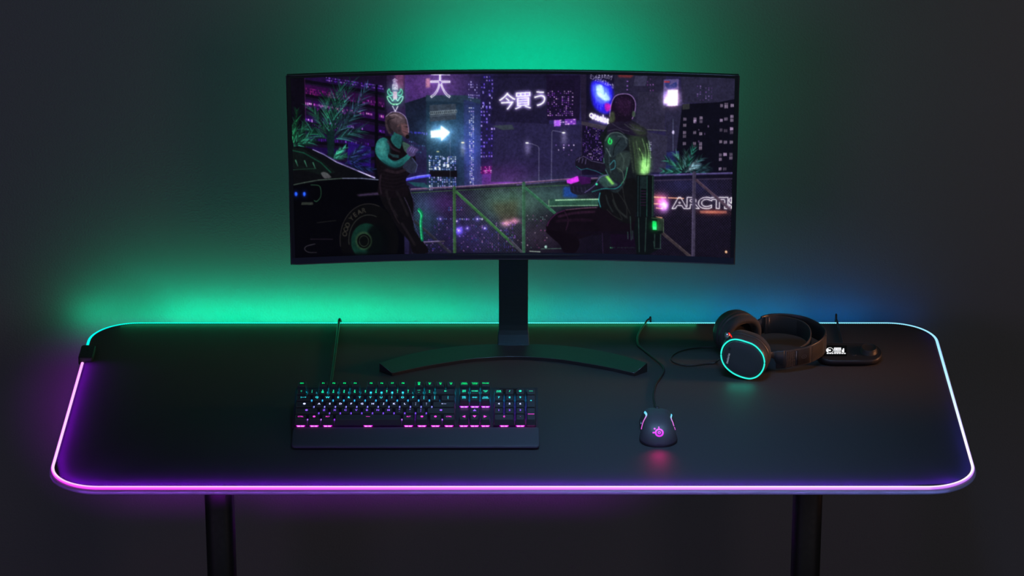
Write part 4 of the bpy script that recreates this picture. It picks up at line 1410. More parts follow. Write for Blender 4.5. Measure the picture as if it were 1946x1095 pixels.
for tip, c in (((560, 180), (44, 104, 96)), ((690, 215), (48, 84, 104)), ((660, 300), (50, 72, 100)), ((350, 290), (34, 104, 76)), ((240, 380), (34, 92, 70)), ((620, 400), (44, 84, 92)), ((200, 540), (30, 88, 72)), ((620, 560), (40, 90, 88)), ((480, 200), (36, 100, 84)), ((440, 260), (30, 86, 72))):
    frond((385, 640), tip, 11, 150, c)
for tip, c in (((110, 400), (24, 96, 56)), ((70, 520), (40, 130, 90)), ((170, 520), (46, 140, 104)), ((230, 580), (40, 120, 92)), ((250, 640), (34, 100, 80))):
    frond((80, 690), tip, 9, 90, c)
poly([(350, 560), (420, 560), (410, 800), (360, 780)], (14, 34, 34), 0.9, f=A)
for tip, c in (((500, 700), (80, 200, 170)), ((460, 720), (70, 180, 150)), ((510, 760), (60, 150, 130))): frond((400, 800), tip, 8, 60, c)
for tip, c in (((700, 730), (34, 50, 90)), ((690, 800), (30, 44, 90)), ((640, 690), (40, 60, 96)), ((720, 880), (26, 40, 80))): frond((500, 830), tip, 10, 80, c)
# the small palm at the right
for tip, c in (((1400, 760), (60, 110, 100)), ((1480, 740), (58, 96, 96)), ((1540, 705), (40, 110, 96)), ((1600, 790), (50, 84, 90)), ((1650, 850), (44, 76, 84)), ((1320, 800), (48, 110, 92)), ((1300, 890), (38, 96, 80)), ((1660, 900), (40, 70, 78)), ((1560, 830), (120, 156, 170)), ((1530, 860), (150, 186, 196))):
    frond((1480, 900), tip, 11, 80, c, f=B)
# --- behind the fence: dark ground with scattered lights
poly([(1040, 230), (1960, 170), (1960, 800), (1040, 800)], (16, 12, 26), 0.94, f=Cc)
poly([(0, 180), (1220, 100), (1890, 80), (1890, 800), (0, 800)], (15, 11, 22), 0.96, f=D)
haze(Cc(1850, 330), 52, 30, (34, 60, 34), 0.8)
haze(D(120, 330), 70, 34, (36, 60, 44), 0.7)
haze(Cc(1350, 330), 46, 22, (44, 8, 60), 0.8)
haze(Cc(1560, 600), 70, 36, (30, 18, 62), 0.8)
haze(Cc(1180, 420), 26, 40, (16, 54, 50), 0.8)
haze(D(250, 600), 60, 30, (34, 26, 30), 0.8)
windows([Cc(1560, 520), Cc(1940, 500), Cc(1940, 740), Cc(1560, 740)], 22, 9, 0.22, [(150, 70, 190), (90, 60, 200), (60, 100, 190), (220, 150, 220)], 0.35, 0.85, 0.75)
windows([D(160, 420), D(330, 420), D(330, 480), D(160, 480)], 10, 3, 0.4, [(200, 190, 210), (120, 160, 150)], 0.6, 0.4, 0.8)
haze(D(1500, 180), 70, 20, (16, 20, 44), 0.7)
haze(D(400, 250), 60, 22, (36, 66, 56), 0.8)
poly([(1740, 330), (1970, 300), (1970, 470), (1840, 520)], (66, 40, 20), 0.5, soft=6, f=Cc)
poly([(460, 190), (560, 190), (575, 280), (455, 275)], (24, 70, 170), 0.7, soft=2, f=D)
poly([(330, 295), (770, 290), (775, 350), (340, 356)], (44, 84, 66), 0.85, f=D)
line([(390, 302), (765, 294)], 1.8, (190, 240, 190), 0.9, f=D)
line([(335, 300), (332, 352), (760, 346)], 1.2, (170, 214, 170), 0.8, f=D)
windows([Cc(1280, 455), Cc(1700, 455), Cc(1700, 475), Cc(1280, 475)], 22, 1, 0.6, [(220, 210, 250), (150, 110, 230), (110, 130, 230)], 0.6, 0.7)
windows([Cc(1150, 500), Cc(1960, 490), Cc(1960, 740), Cc(1150, 740)], 46, 16, 0.16, [(110, 50, 170), (70, 60, 190), (150, 90, 210), (50, 70, 140), (190, 130, 230)], 0.6, 0.6, 0.85)
windows([Cc(1380, 360), Cc(1500, 360), Cc(1500, 400), Cc(1380, 400)], 8, 2, 0.6, [(120, 80, 220), (200, 120, 200), (60, 120, 220)], 0.6, 0.5)
windows([D(0, 430), D(330, 430), D(330, 720), D(0, 720)], 20, 14, 0.14, [(200, 90, 170), (110, 60, 160), (90, 180, 150), (230, 200, 220)], 0.5, 0.4, 0.8)
windows([D(860, 700), D(1080, 700), D(1080, 716), D(860, 716)], 14, 1, 0.8, [(90, 200, 130), (60, 150, 120)], 0.8, 0.6)
line([(170, 735), (260, 740)], 1.6, (200, 220, 200), 0.8, f=D); line([(270, 715), (440, 712)], 1.2, (90, 130, 110), 0.8, f=D)
ell((310, 698), 11, 12, (190, 230, 220), 1, f=D)
for x, y in ((1310, 462), (1450, 480), (1540, 540), (1690, 540), (1625, 462), (1465, 560)): ell(Cc(x, y), 1.5, 1.5, (200, 190, 255), 0.9); haze(Cc(x, y), 5, 5, (70, 50, 150), 0.6)
haze(Cc(1470, 560), 7, 8, (110, 90, 220), 0.9); haze(Cc(1870, 500), 9, 6, (190, 130, 150), 0.8); haze(D(40, 478), 10, 5, (190, 110, 150), 0.8)
# glowing sign and warm lights on the right
haze(D(1290, 330), 13, 16, (150, 80, 150), 0.9)
for y, x0_, x1_ in ((275, 1200, 1330), (282, 1350, 1480), (330, 1200, 1300), (368, 1250, 1300), (445, 1250, 1300)):
    line([(x0_, y), (x1_, y + 6)], 1.8, (255, 184, 140), 0.85, f=D)
haze(D(1260, 290), 16, 10, (120, 60, 40), 0.7)
haze(D(1320, 350), 7, 10, (210, 170, 230), 0.9)
text('ARCTIS', (1660, 326), 102, (244, 236, 246), 1, bold=0.05, outline=3, f=D, wide=560, glow=((100, 80, 100), 2, 0.9))
for k in range(2): line([(1622, 396 + 12 * k), (1845, 396 + 12 * k)], 0.9, (236, 150, 120), 0.9, f=D)
haze(D(1735, 404), 26, 5, (110, 50, 30), 0.8)
ell((1850, 740), 10, 12, (240, 190, 150), 1, f=D)
# wire mesh
Xc, Yc = np.meshgrid(np.arange(CW), np.arange(CHH))
fence = np.zeros((CHH, CW), np.float32)
for q in ([Cc(1060, 240), Cc(1960, 205), Cc(1960, 800), Cc(1060, 800)], [D(0, 200), D(1200, 130), D(1200, 800), D(0, 800)], [D(1200, 130), D(1885, 120), D(1885, 800), D(1200, 800)]):
    r = mask_cv([tocv(p) for p in q])
    if r: fence[r[0]:r[0] + r[2].shape[0], r[1]:r[1] + r[2].shape[1]] = r[2]
P_ = 10.4
d1 = np.abs(((Xc + Yc * 0.94) % P_) - P_ / 2); d2 = np.abs(((Xc - Yc * 0.94) % P_) - P_ / 2)
wire = np.clip(1.45 - 0.35 * np.clip((Xc / CW - 0.5) / 0.15, 0, 1) - np.minimum(d1, d2), 0, 1).astype(np.float32) * fence
tx = np.clip((Xc / CW), 0, 1)[..., None]
wc = (np.array((44, 86, 84)) * np.clip(1 - np.abs(tx - 0.26) / 0.10, 0, 1) + np.array((58, 104, 58)) * np.clip(1 - np.abs(tx - 0.46) / 0.16, 0, 1) + np.array((84, 76, 100)) * np.clip((tx - 0.62) / 0.2, 0, 1) + np.array((44, 40, 70))) / 255.0
dk = np.clip(1.2 - (Yc / CHH - 0.60) * 1.6, 0.35, 1)[..., None]
WA = 0.62 - 0.24 * np.clip((tx - 0.5) / 0.15, 0, 1).astype(np.float32)
IMG = IMG * (1 - wire[..., None] * WA) + wire[..., None] * WA * wc.astype(np.float32) * dk.astype(np.float32)
IMG = IMG.astype(np.float32)
# rails, posts, braces
G1, G2 = (52, 84, 58), (64, 56, 92)
line([Cc(1060, 214), Cc(1500, 190), Cc(1946, 164), D(500, 128), D(760, 120)], 3.0, (70, 60, 78), 1)
line([Cc(1060, 208), Cc(1500, 184), Cc(1946, 158), D(500, 122), D(760, 114)], 0.9, (190, 140, 190), 0.9)
line([Cc(1060, 240), Cc(1500, 216), Cc(1946, 196), D(500, 176)], 1.6, (56, 84, 60), 0.9)
line([D(1200, 98), D(1885, 78)], 2.8, (66, 58, 100), 1); line([D(1200, 92), D(1885, 72)], 0.8, (146, 130, 200), 0.9); line([D(1200, 138), D(1885, 122)], 2.2, (54, 46, 70), 1)
for q, c, w_ in (([Cc(1430, 195), Cc(1430, 745)], (50, 80, 52), 6), ([D(120, 160), D(120, 745)], (50, 84, 66), 6.4), ([D(1565, 75), D(1570, 775)], (58, 52, 72), 7)):
    line(q, w_, c); line([(p[0] - w_ * 0.3, p[1]) for p in q], 0.9, [min(255, k * 1.7) for k in c], 0.7)
for q, c, w_ in (([Cc(1450, 235), Cc(1946, 690)], (54, 96, 60), 5.4), ([D(135, 200), D(390, 415)], (48, 92, 70), 5), ([D(0, 640), D(100, 740)], (60, 60, 70), 5), ([D(1585, 135), D(1875, 380)], (66, 52, 66), 5.4), ([D(1305, 580), D(1540, 775)], (56, 48, 52), 6), ([Cc(1090, 480), Cc(1390, 745)], (40, 40, 50), 5)):
    line(q, w_, c); line([(p[0] + 1.3, p[1] - 1.5) for p in q], 0.9, [min(255, k * 1.6) for k in c], 0.8)
line([Cc(1165, 660), Cc(1340, 650)], 3, (64, 58, 72), 1); line([Cc(1165, 655), Cc(1300, 648)], 1, (170, 150, 220), 0.9)
# --- the car
poly([(65, 690), (160, 690), (250, 715), (330, 760), (420, 812), (600, 890), (745, 945), (800, 965), (800, 1095), (65, 1095)], (11, 12, 15), 1, f=A)
poly([(65, 180), (560, 110), (800, 118), (900, 260), (1000, 500), (1000, 770), (65, 800)], (5, 5, 8), 1, f=Cc)
line([(235, 712), (330, 755), (430, 815), (560, 868), (680, 918), (748, 945)], 1.0, (206, 196, 255), 0.95, f=A, w2=2.4)
line([(300, 735), (440, 812), (600, 884)], 2.6, (60, 50, 96), 0.6, f=A)
poly([(65, 700), (150, 700), (330, 820), (420, 900), (330, 930), (65, 860)], (14, 20, 20), 1, f=A)
for x, y in ((90, 800), (165, 805), (235, 820)): line([(x, y), (x + 18, y + 50)], 2.2, (70, 140, 110), 0.8, f=A, w2=0.8)
line([(65, 720), (160, 740), (300, 820), (380, 900)], 2.2, (22, 78, 58), 0.7, f=A)
line([(65, 880), (260, 868)], 1.0, (40, 90, 66), 0.6, f=A)
smoothpoly([(300, 905), (340, 900), (385, 940), (350, 950), (320, 945)], (120, 120, 124), 0.55, f=A)
line([(70, 1004), (160, 985), (280, 964), (480, 950), (640, 950), (785, 962)], 1.4, (96, 118, 104), 0.7, f=A)
line([(480, 950), (640, 950), (785, 962)], 1.6, (140, 140, 190), 0.6, f=A)
line([(1020, 130), (1120, 108), (1220, 95)], 5, (86, 84, 214), 0.9, f=Cc); line([(1030, 122), (1120, 100), (1220, 88)], 1.4, (150, 150, 250), 0.9, f=Cc)
for k in range(6): line([(1040 + 10 * k, 150 + 6 * k), (1180 + 8 * k, 160 + 8 * k)], 1.2, (30, 84, 84), 0.8, f=Cc)
line([(215, 174), (280, 180), (298, 215), (294, 275), (262, 312), (240, 306)], 1.2, (46, 92, 66), 0.8, f=Cc, curve=True)
for x in (88, 158):
    ell(Cc(x, 251), 2.4, 4.0, (40, 90, 214), 1, soft=0.6); haze(Cc(x, 251), 5, 6, (10, 26, 90), 0.7)
poly([(135, 320), (230, 320), (230, 342), (130, 342)], (52, 58, 52), 0.8, f=Cc)
poly([(600, 255), (790, 236), (790, 256), (620, 268)], (84, 66, 104), 0.7, soft=1, f=Cc)
line([(260, 492), (420, 474)], 1.2, (46, 46, 44), 0.6, f=Cc); line([(200, 632), (390, 632)], 1.2, (56, 44, 62), 0.6, f=Cc)
line([(240, 672), (170, 690), (150, 715), (180, 742), (250, 745)], 1.1, (70, 66, 78), 0.8, f=Cc, curve=True)
# wheel
wx, wy = Cc(700, 645)
k_ = 440 / 1946
ell((wx, wy), 250 * k_, 315 * k_, (9, 9, 10), 1)
for rr_, cc, ww in ((1.0, (66, 62, 62), 0.9), (0.70, (58, 62, 58), 1.1)):
    line([(wx + 248 * k_ * rr_ * math.cos(q), wy + 312 * k_ * rr_ * math.sin(q)) for q in np.linspace(PI * 0.95, PI * 1.62, 30)], ww, cc, 0.8)
wl = [(-2.92, 'O'), (-2.76, 'O'), (-2.60, 'D'), (-2.34, 'Y'), (-2.15, 'E'), (-1.95, 'A'), (-1.76, 'R')]
for q, ch in wl:
    text(ch, (wx + 212 * k_ * math.cos(q), wy + 262 * k_ * math.sin(q)), 9, (58, 56, 50), 0.8, ax=(-math.sin(q), math.cos(q)), ay=(-math.cos(q), -math.sin(q)), bold=0.02)
ell(Cc(680, 655), 135 * k_, 158 * k_, (14, 44, 36), 1, soft=0.6)
ell(Cc(770, 660), 100 * k_, 160 * k_, (6, 8, 9), 0.92, soft=3)
ell(Cc(652, 645), 70 * k_, 78 * k_, (44, 66, 46), 0.8, soft=1); ell(Cc(655, 648), 58 * k_, 62 * k_, (8, 10, 9), 1); 
line([Cc(655 + 40 * math.cos(q), 648 + 46 * math.sin(q)) for q in np.linspace(0, 2 * PI, 24)], 0.9, (60, 72, 60), 0.8)
poly([(65, 752), (1000, 752), (1000, 820), (65, 820)], (4, 4, 6), 0.8, soft=2, f=Cc)
# --- standing person with folded arms
smoothpoly([(800, 180), (1030, 175), (1060, 250), (1090, 330), (1080, 470), (1090, 560), (1150, 640), (1205, 740), (1080, 752), (1040, 650), (960, 560), (890, 440), (830, 350), (795, 260)], (13, 11, 14), 1, f=Cc)
line([(960, 200), (1000, 270), (1050, 380), (1075, 470)], 1.4, (70, 62, 90), 0.7, f=Cc, curve=True)
line([(900, 230), (880, 320), (920, 430), (960, 500)], 1.2, (44, 36, 40), 0.8, f=Cc, curve=True)
line([(1045, 190), (1085, 330), (1078, 470), (1130, 620)], 0.9, (90, 84, 150), 0.6, f=Cc, curve=True)
line([(1128, 380), (1150, 420), (1142, 500), (1152, 640)], 5.5, (16, 110, 76), 0.8, f=Cc, curve=True)
line([(1122, 390), (1145, 430), (1138, 500), (1146, 630)], 2.0, (60, 220, 150), 0.7, f=Cc, curve=True)
smoothpoly([(800, 625), (880, 600), (1000, 645), (1060, 700), (1095, 800), (1060, 890), (1010, 960), (1020, 1095), (790, 1095), (780, 960), (758, 800), (770, 700)], (17, 12, 17), 1, f=A)
for k in range(7): line([(800, 850 + 30 * k), (900, 870 + 30 * k), (1000, 850 + 30 * k)], 0.8, (36, 28, 36), 0.5, f=A, curve=True)
smoothpoly([(895, 600), (930, 560), (975, 590), (978, 640), (965, 700), (930, 690), (890, 640)], (34, 88, 88), 1, f=A)
smoothpoly([(985, 650), (1040, 670), (1070, 720), (1050, 760), (1000, 720)], (64, 92, 84), 0.9, f=A)
smoothpoly([(758, 690), (780, 635), (830, 612), (866, 640), (874, 720), (862, 770), (920, 805), (990, 775), (1035, 742), (1056, 764), (1010, 820), (950, 855), (880, 850), (800, 800), (760, 745)], (38, 104, 104), 1, f=A)
smoothpoly([(775, 690), (800, 645), (845, 640), (850, 700), (830, 760), (790, 740)], (74, 152, 144), 0.5, f=A, soft=2.5)
smoothpoly([(800, 790), (860, 820), (930, 830), (1010, 800), (1000, 830), (945, 862), (880, 856), (800, 806)], (18, 58, 62), 0.75, f=A, soft=2)
smoothpoly([(840, 620), (872, 650), (880, 740), (862, 760), (848, 700)], (22, 66, 70), 0.7, f=A, soft=2)
smoothpoly([(900, 620), (980, 600), (985, 660), (930, 680)], (24, 70, 72), 0.7, f=A, soft=2)
line([(860, 775), (920, 812), (990, 788)], 1.2, (24, 62, 66), 0.8, f=A, curve=True)
line([(815, 800), (880, 846), (945, 852)], 1.2, (20, 52, 56), 0.8, f=A, curve=True)
for k in range(4): line([(868 + 10 * k, 740 + 10 * k), (900 + 14 * k, 752 + 8 * k), (950, 760 + 6 * k)], 1.4, (34, 60, 66), 0.9, f=A)
smoothpoly([(1015, 722), (1055, 676), (1082, 690), (1118, 712), (1096, 738), (1080, 765), (1040, 765)], (70, 60, 100), 1, f=A)
for k in range(3): line([(1060 + 14 * k, 694 + 6 * k), (1040 + 16 * k, 722 + 8 * k)], 1.0, (150, 140, 200), 0.7, f=A)
smoothpoly([(985, 850), (1060, 780), (1105, 840), (1080, 905), (1030, 900)], (38, 42, 60), 1, f=A)
line([(1060, 775), (1108, 840), (1090, 900)], 1.0, (90, 100, 150), 0.8, f=A)
smoothpoly([(842, 500), (850, 430), (900, 402), (965, 410), (1015, 450), (1032, 510), (1040, 560), (1022, 615), (985, 598), (940, 580), (900, 560), (880, 590), (856, 550)], (52, 42, 48), 1, f=A)
smoothpoly([(900, 420), (965, 415), (1005, 455), (1000, 520), (950, 500), (900, 470)], (112, 92, 100), 0.55, f=A, soft=2)
smoothpoly([(975, 500), (1030, 510), (1036, 565), (1018, 606), (985, 570)], (104, 72, 78), 0.85, f=A, soft=1)
line([(850, 440), (900, 403), (965, 408), (1015, 448), (1034, 520), (1038, 570)], 1.0, (190, 170, 220), 0.75, f=A, curve=True)
line([(905, 560), (870, 520), (868, 470), (920, 450)], 1.6, (24, 20, 26), 0.8, f=A, curve=True)
line([(1000, 520), (1030, 526)], 1.6, (20, 14, 18), 0.9, f=A); line([(990, 560), (1026, 572)], 1.0, (24, 16, 20), 0.8, f=A)
ell((1026, 606), 16, 18, (20, 16, 18), 1, f=A)
for q, c, w_ in (([(860, 640), (900, 700), (960, 730)], (48, 34, 46), 4), ([(840, 880), (930, 900), (1000, 880)], (40, 30, 38), 6), ([(800, 920), (790, 1000), (800, 1080)], (44, 34, 44), 3), ([(880, 430), (930, 425), (985, 455)], (128, 110, 118), 3), ([(945, 520), (985, 500), (1010, 540)], (88, 66, 70), 4), ([(870, 480), (880, 540), (905, 580)], (30, 24, 30), 5)):
    line(q, w_, c, 0.4, f=A, curve=True)
for q, w_ in (([(850, 220), (880, 330), (940, 440)], 5), ([(940, 230), (990, 330), (1030, 430)], 5), ([(980, 500), (1030, 580), (1090, 680)], 5)):
    line(q, w_, (28, 24, 28), 0.5, f=Cc, curve=True)
# --- seated person seen from behind
smoothpoly([(310, 540), (340, 470), (390, 415), (480, 382), (620, 368), (750, 362), (880, 350), (1050, 370), (1075, 520), (1040, 565), (860, 580), (700, 600), (560, 640), (470, 640), (370, 600)], (17, 10, 18), 1, f=D)
smoothpoly([(310, 560), (400, 560), (540, 600), (600, 660), (560, 752), (470, 745), (430, 680), (350, 610)], (14, 8, 14), 1, f=D)
line([(480, 384), (620, 370), (745, 364)], 1.2, (150, 100, 130), 0.7, f=D, curve=True)
line([(320, 520), (345, 470), (400, 416), (470, 388)], 1.6, (84, 36, 84), 0.7, f=D, curve=True)
line([(470, 400), (500, 470), (480, 560)], 1.6, (54, 28, 52), 0.6, f=D, curve=True)
poly([(560, 570), (1060, 560), (1060, 592), (600, 600)], (16, 10, 20), 1, f=D)
poly([(790, 580), (855, 580), (855, 760), (800, 760)], (18, 12, 24), 1, f=D); line([(792, 580), (800, 755)], 0.9, (60, 42, 80), 0.8, f=D)
poly([(860, 590), (1080, 590), (1080, 720), (880, 720)], (20, 8, 26), 0.8, f=D)
smoothpoly([(760, 610), (800, 540), (850, 485), (1000, 470), (1110, 530), (1150, 610), (1172, 720), (1178, 820), (1165, 915), (1080, 960), (1080, 1095), (790, 1110), (770, 900), (790, 740)], (19, 22, 26), 1, f=B)
smoothpoly([(800, 160), (900, 160), (1060, 120), (1080, 300), (1060, 480), (940, 480), (860, 400), (760, 360), (770, 250)], (16, 16, 18), 1, f=D)
for q in ([(870, 240), (900, 330), (960, 460)], [(960, 180), (980, 300), (1030, 420)], [(830, 380), (880, 430), (960, 470)], [(900, 210), (990, 340), (1000, 440)]): line(q, 1.2, (44, 46, 46), 0.7, f=D, curve=True)
smoothpoly([(1010, 600), (1090, 585), (1150, 640), (1172, 740), (1176, 830), (1160, 912), (1080, 916), (1050, 860), (1030, 740)], (48, 60, 48), 0.85, f=B, soft=5)
smoothpoly([(1100, 760), (1165, 760), (1172, 850), (1158, 912), (1092, 914), (1085, 860)], (120, 172, 110), 0.7, f=B, soft=5)
smoothpoly([(1120, 800), (1160, 790), (1166, 880), (1150, 910), (1110, 908)], (190, 240, 170), 0.7, f=B, soft=3)
for q, c in (([(1060, 640), (1080, 740), (1100, 830), (1090, 905)], (96, 124, 90)), ([(1110, 620), (1140, 720), (1140, 800), (1120, 905)], (140, 190, 124)), ([(1150, 660), (1168, 760), (1160, 905)], (180, 236, 150)), ([(1035, 650), (1050, 760), (1060, 880)], (70, 96, 60)), ([(1085, 700), (1120, 780), (1105, 900)], (190, 250, 150))):
    line(q, 1.3, c, 0.55, f=B, curve=True)
for q in ([(1075, 620), (1100, 720), (1110, 800)], [(1130, 640), (1150, 740), (1150, 850)]): line(q, 1.4, (36, 54, 34), 0.8, f=B, curve=True)
smoothpoly([(830, 500), (900, 470), (1000, 475), (1080, 510), (1140, 545), (1146, 600), (1080, 600), (1000, 590), (900, 560), (820, 590)], (28, 22, 40), 1, f=B)
smoothpoly([(1000, 500), (1080, 515), (1138, 548), (1142, 595), (1080, 596), (1040, 560)], (52, 62, 48), 0.8, f=B, soft=3)
for q in ([(860, 500), (930, 540), (1000, 560)], [(1000, 500), (1050, 540), (1120, 560)], [(820, 560), (900, 545), (960, 580)]): line(q, 1.4, (60, 56, 76), 0.7, f=B, curve=True)
smoothpoly([(796, 700), (800, 620), (850, 572), (930, 572), (990, 620), (985, 680), (930, 740), (860, 780), (815, 760)], (36, 46, 52), 1, f=B)
line([(800, 640), (845, 580), (920, 575), (985, 625)], 1.2, (96, 110, 112), 0.8, f=B, curve=True)
line([(870, 760), (880, 690), (930, 620)], 1.4, (14, 18, 20), 0.9, f=B, curve=True); line([(812, 700), (850, 770)], 1.6, (110, 130, 124), 0.8, f=B)
line([B(842 + 14 * math.cos(q), 645 + 20 * math.sin(q)) for q in np.linspace(-1.0, 4.4, 20)], 1.5, (40, 210, 90), 1); ell((838, 618), 6, 6, (40, 200, 90), 1, f=B)
haze(B(842, 645), 6, 7, (10, 70, 30), 0.8)
smoothpoly([(800, 740), (870, 780), (960, 720), (1015, 745), (1000, 850), (985, 920), (960, 1010), (900, 1070), (830, 1030), (830, 920), (790, 850)], (30, 38, 42), 1, f=B)
smoothpoly([(900, 750), (1010, 740), (1000, 850), (930, 900), (900, 860)], (46, 58, 56), 0.9, f=B, soft=1)
for q, c in (([(790, 780), (800, 860), (840, 940)], (80, 130, 130)), ([(840, 840), (880, 800), (885, 860), (850, 880)], (60, 140, 150)), ([(990, 860), (970, 950), (930, 1010)], (70, 160, 120)), ([(900, 860), (950, 900), (960, 990)], (80, 96, 92))): line(q, 1.3, c, 0.8, f=B, curve=True)
smoothpoly([(555, 850), (558, 790), (620, 765), (680, 800), (790, 820), (800, 890), (730, 890), (640, 868), (590, 880)], (24, 20, 34), 1, f=B)
line([(560, 850), (600, 878), (650, 868), (730, 890), (790, 920)], 1.0, (50, 140, 150), 0.8, f=B)
for k in range(3): line([(590 + 26 * k, 775 + 8 * k), (580 + 28 * k, 815 + 8 * k)], 1.2, (110, 100, 150), 0.7, f=B)
line([(560, 800), (620, 766), (690, 805), (790, 826)], 0.9, (130, 120, 170), 0.7, f=B)
smoothpoly([(515, 195), (530, 170), (640, 150), (700, 175), (760, 110), (820, 90), (900, 140), (950, 170), (900, 215), (800, 215), (690, 240), (600, 258), (530, 240)], (28, 26, 42), 1, f=D)
smoothpoly([(750, 120), (810, 88), (890, 150), (920, 175), (860, 190), (800, 190)], (52, 78, 76), 0.9, f=D, soft=1)
poly([(810, 100), (838, 98), (890, 165), (870, 172)], (150, 220, 110), 0.9, soft=1, f=D)
line([(640, 238), (720, 180), (770, 110), (830, 88)], 1.3, (110, 96, 160), 0.8, f=D, curve=True)
line([(700, 232), (800, 205), (900, 205), (950, 170)], 1.3, (40, 150, 140), 0.8, f=D, curve=True)
ell((740, 168), 9, 9, (60, 230, 170), 1, f=D)
line([(770, 240), (760, 300), (775, 360)], 1.6, (60, 170, 180), 0.7, f=D, curve=True)
poly([(485, 132), (580, 98), (600, 140), (525, 165), (488, 158)], (186, 58, 200), 1, f=D)
poly([(580, 98), (692, 112), (690, 160), (610, 172), (590, 140)], (56, 18, 74), 1, f=D)
for k in range(4): line([(540 + 34 * k, 185 + 4 * k), (548 + 34 * k, 232)], 1.4, (52, 48, 74), 0.8, f=D)
smoothpoly([(845, 420), (850, 330), (880, 270), (950, 252), (1015, 268), (1050, 320), (1048, 400), (1030, 460), (990, 480), (900, 480), (835, 495), (832, 460)], (23, 14, 30), 1, f=B)
smoothpoly([(900, 290), (990, 290), (1020, 360), (990, 420), (920, 410), (890, 340)], (40, 20, 48), 0.8, f=B, soft=3)
smoothpoly([(838, 420), (870, 400), (880, 470), (840, 490)], (66, 76, 52), 0.8, f=B, soft=1)
for k in range(90):
    x, y = 880 + 150 * RNG.random(), 270 + 160 * RNG.random()
    line([(x, y), (x + 5, y + 8)], 0.5, (92, 62, 104), 0.45, f=B)
line([(836, 440), (846, 350), (880, 275), (950, 254), (1012, 268), (1048, 322), (1046, 400), (1024, 460)], 1.2, (176, 140, 206), 0.85, f=B, curve=True)
ell((1036, 420), 14, 26, (60, 76, 62), 0.9, f=B)
for q, c, w_ in (([(1000, 620), (1020, 760), (1040, 900)], (58, 70, 60), 3), ([(1165, 640), (1180, 740), (1172, 900)], (150, 210, 130), 1.6), ([(960, 500), (1020, 540), (1100, 560)], (86, 92, 88), 1.4), ([(840, 700), (836, 800), (850, 900)], (66, 84, 92), 2.2), ([(930, 740), (960, 800), (950, 880)], (70, 88, 82), 2), ([(905, 600), (960, 610), (980, 660)], (84, 100, 100), 2)):
    line(q, w_, c, 0.4, f=B, curve=True)
for q, c, w_ in (([(420, 440), (560, 410), (720, 400)], (48, 26, 46), 5), ([(400, 480), (520, 470), (700, 470)], (30, 16, 30), 6), ([(880, 300), (920, 380), (1000, 450)], (40, 44, 44), 4), ([(820, 260), (840, 330), (880, 400)], (34, 40, 42), 3)):
    line(q, w_, c, 0.5, f=D, curve=True)
# tall weapon case by the seat
poly([(1078, 92), (1222, 92), (1228, 440), (1312, 460), (1314, 575), (1290, 590), (1290, 710), (1180, 770), (1090, 770), (1060, 560), (1080, 430)], (11, 15, 17), 1, f=D)
for x, c in ((1092, (50, 80, 84)), (1112, (34, 56, 60)), (1168, (50, 110, 96)), (1215, (70, 110, 96)), (1226, (40, 64, 64))): line([(x, 100), (x + 2, 440)], 1.0, c, 0.85, f=D)
poly([(1116, 100), (1164, 100), (1164, 205), (1116, 205)], (24, 36, 38), 1, f=D)
for k in range(6): line([(1118, 225 + 24 * k), (1160, 225 + 24 * k)], 1.1, (70, 30, 74), 0.7, f=D)
for q in ([(1030, 440), (1040, 640)], [(1100, 450), (1110, 740)], [(1165, 450), (1160, 740)], [(1290, 590), (1290, 710)], [(1240, 590), (1240, 700)], [(1010, 570), (1012, 630)], [(1050, 560), (1052, 630)]): line(q, 1.3, (60, 92, 84), 0.75, f=D)
poly([(1218, 478), (1254, 480), (1256, 555), (1220, 552)], (24, 150, 84), 1, f=D); poly([(1224, 526), (1254, 528), (1254, 552), (1226, 550)], (70, 240, 130), 1, f=D)
haze(D(1238, 515), 8, 9, (10, 90, 40), 0.8)
for k in range(7): line([(1264 + 6.5 * k, 466), (1264 + 6.5 * k, 560)], 0.7, (84, 100, 80), 0.8, f=D)
line([(1212, 452), (1312, 462), (1314, 575)], 1.0, (120, 150, 110), 0.8, f=D)
line([(1300, 712), (1240, 712), (1230, 650)], 1.0, (56, 84, 76), 0.8, f=D)
# --- grime and texture
def fnoise(r):
    q = blur(RNG.random((CHH, CW)).astype(np.float32), r)
    return ((q - q.mean()) / q.std()).clip(-2.2, 2.2)


IMG *= np.clip(1 + 0.05 * fnoise(1) + 0.045 * fnoise(3) + 0.03 * fnoise(12), 0.3, 1.9)[..., None]
# --- overall bloom, grain and rounding off
br = np.clip(IMG - 0.55, 0, None)
IMG = IMG + blur(br, 5) * 0.55 + blur(br, 16) * 0.5
IMG = np.clip((IMG - 0.012) * 1.04, 0, None)
IMG = np.clip(IMG * (1 + RNG.normal(0, 0.05, IMG.shape[:2] + (1,))), 0, 1).astype(np.float32)

# the panel itself
NU, NV_ = 1100, 440
u = np.linspace(0, 1, NU, dtype=np.float32); v = np.linspace(0, 1, NV_, dtype=np.float32)
sx0, sx1, sz0, sz1 = -MHW + BX, MHW - BX, MZ0 + BB, MZ1 - BT
xs = sx0 + (sx1 - sx0) * u
ys = MON_Y - SAG * (xs / MHW) ** 2 - 0.0011
zs = sz1 + (sz0 - sz1) * v
XX, ZZ = np.meshgrid(xs, zs); YY = np.broadcast_to(ys, XX.shape)
co_ = np.stack([XX, YY, ZZ], -1).reshape(-1, 3)
pic = blur(IMG, 1)
pu, pv = u * (CW - 1.001), v * (CHH - 1.001)
iu, iv = pu.astype(int), pv.astype(int); fu, fv = (pu - iu)[None, :, None], (pv - iv)[:, None, None]
sm_ = (pic[iv][:, iu] * (1 - fu) + pic[iv][:, iu + 1] * fu) * (1 - fv) + (pic[iv + 1][:, iu] * (1 - fu) + pic[iv + 1][:, iu + 1] * fu) * fv
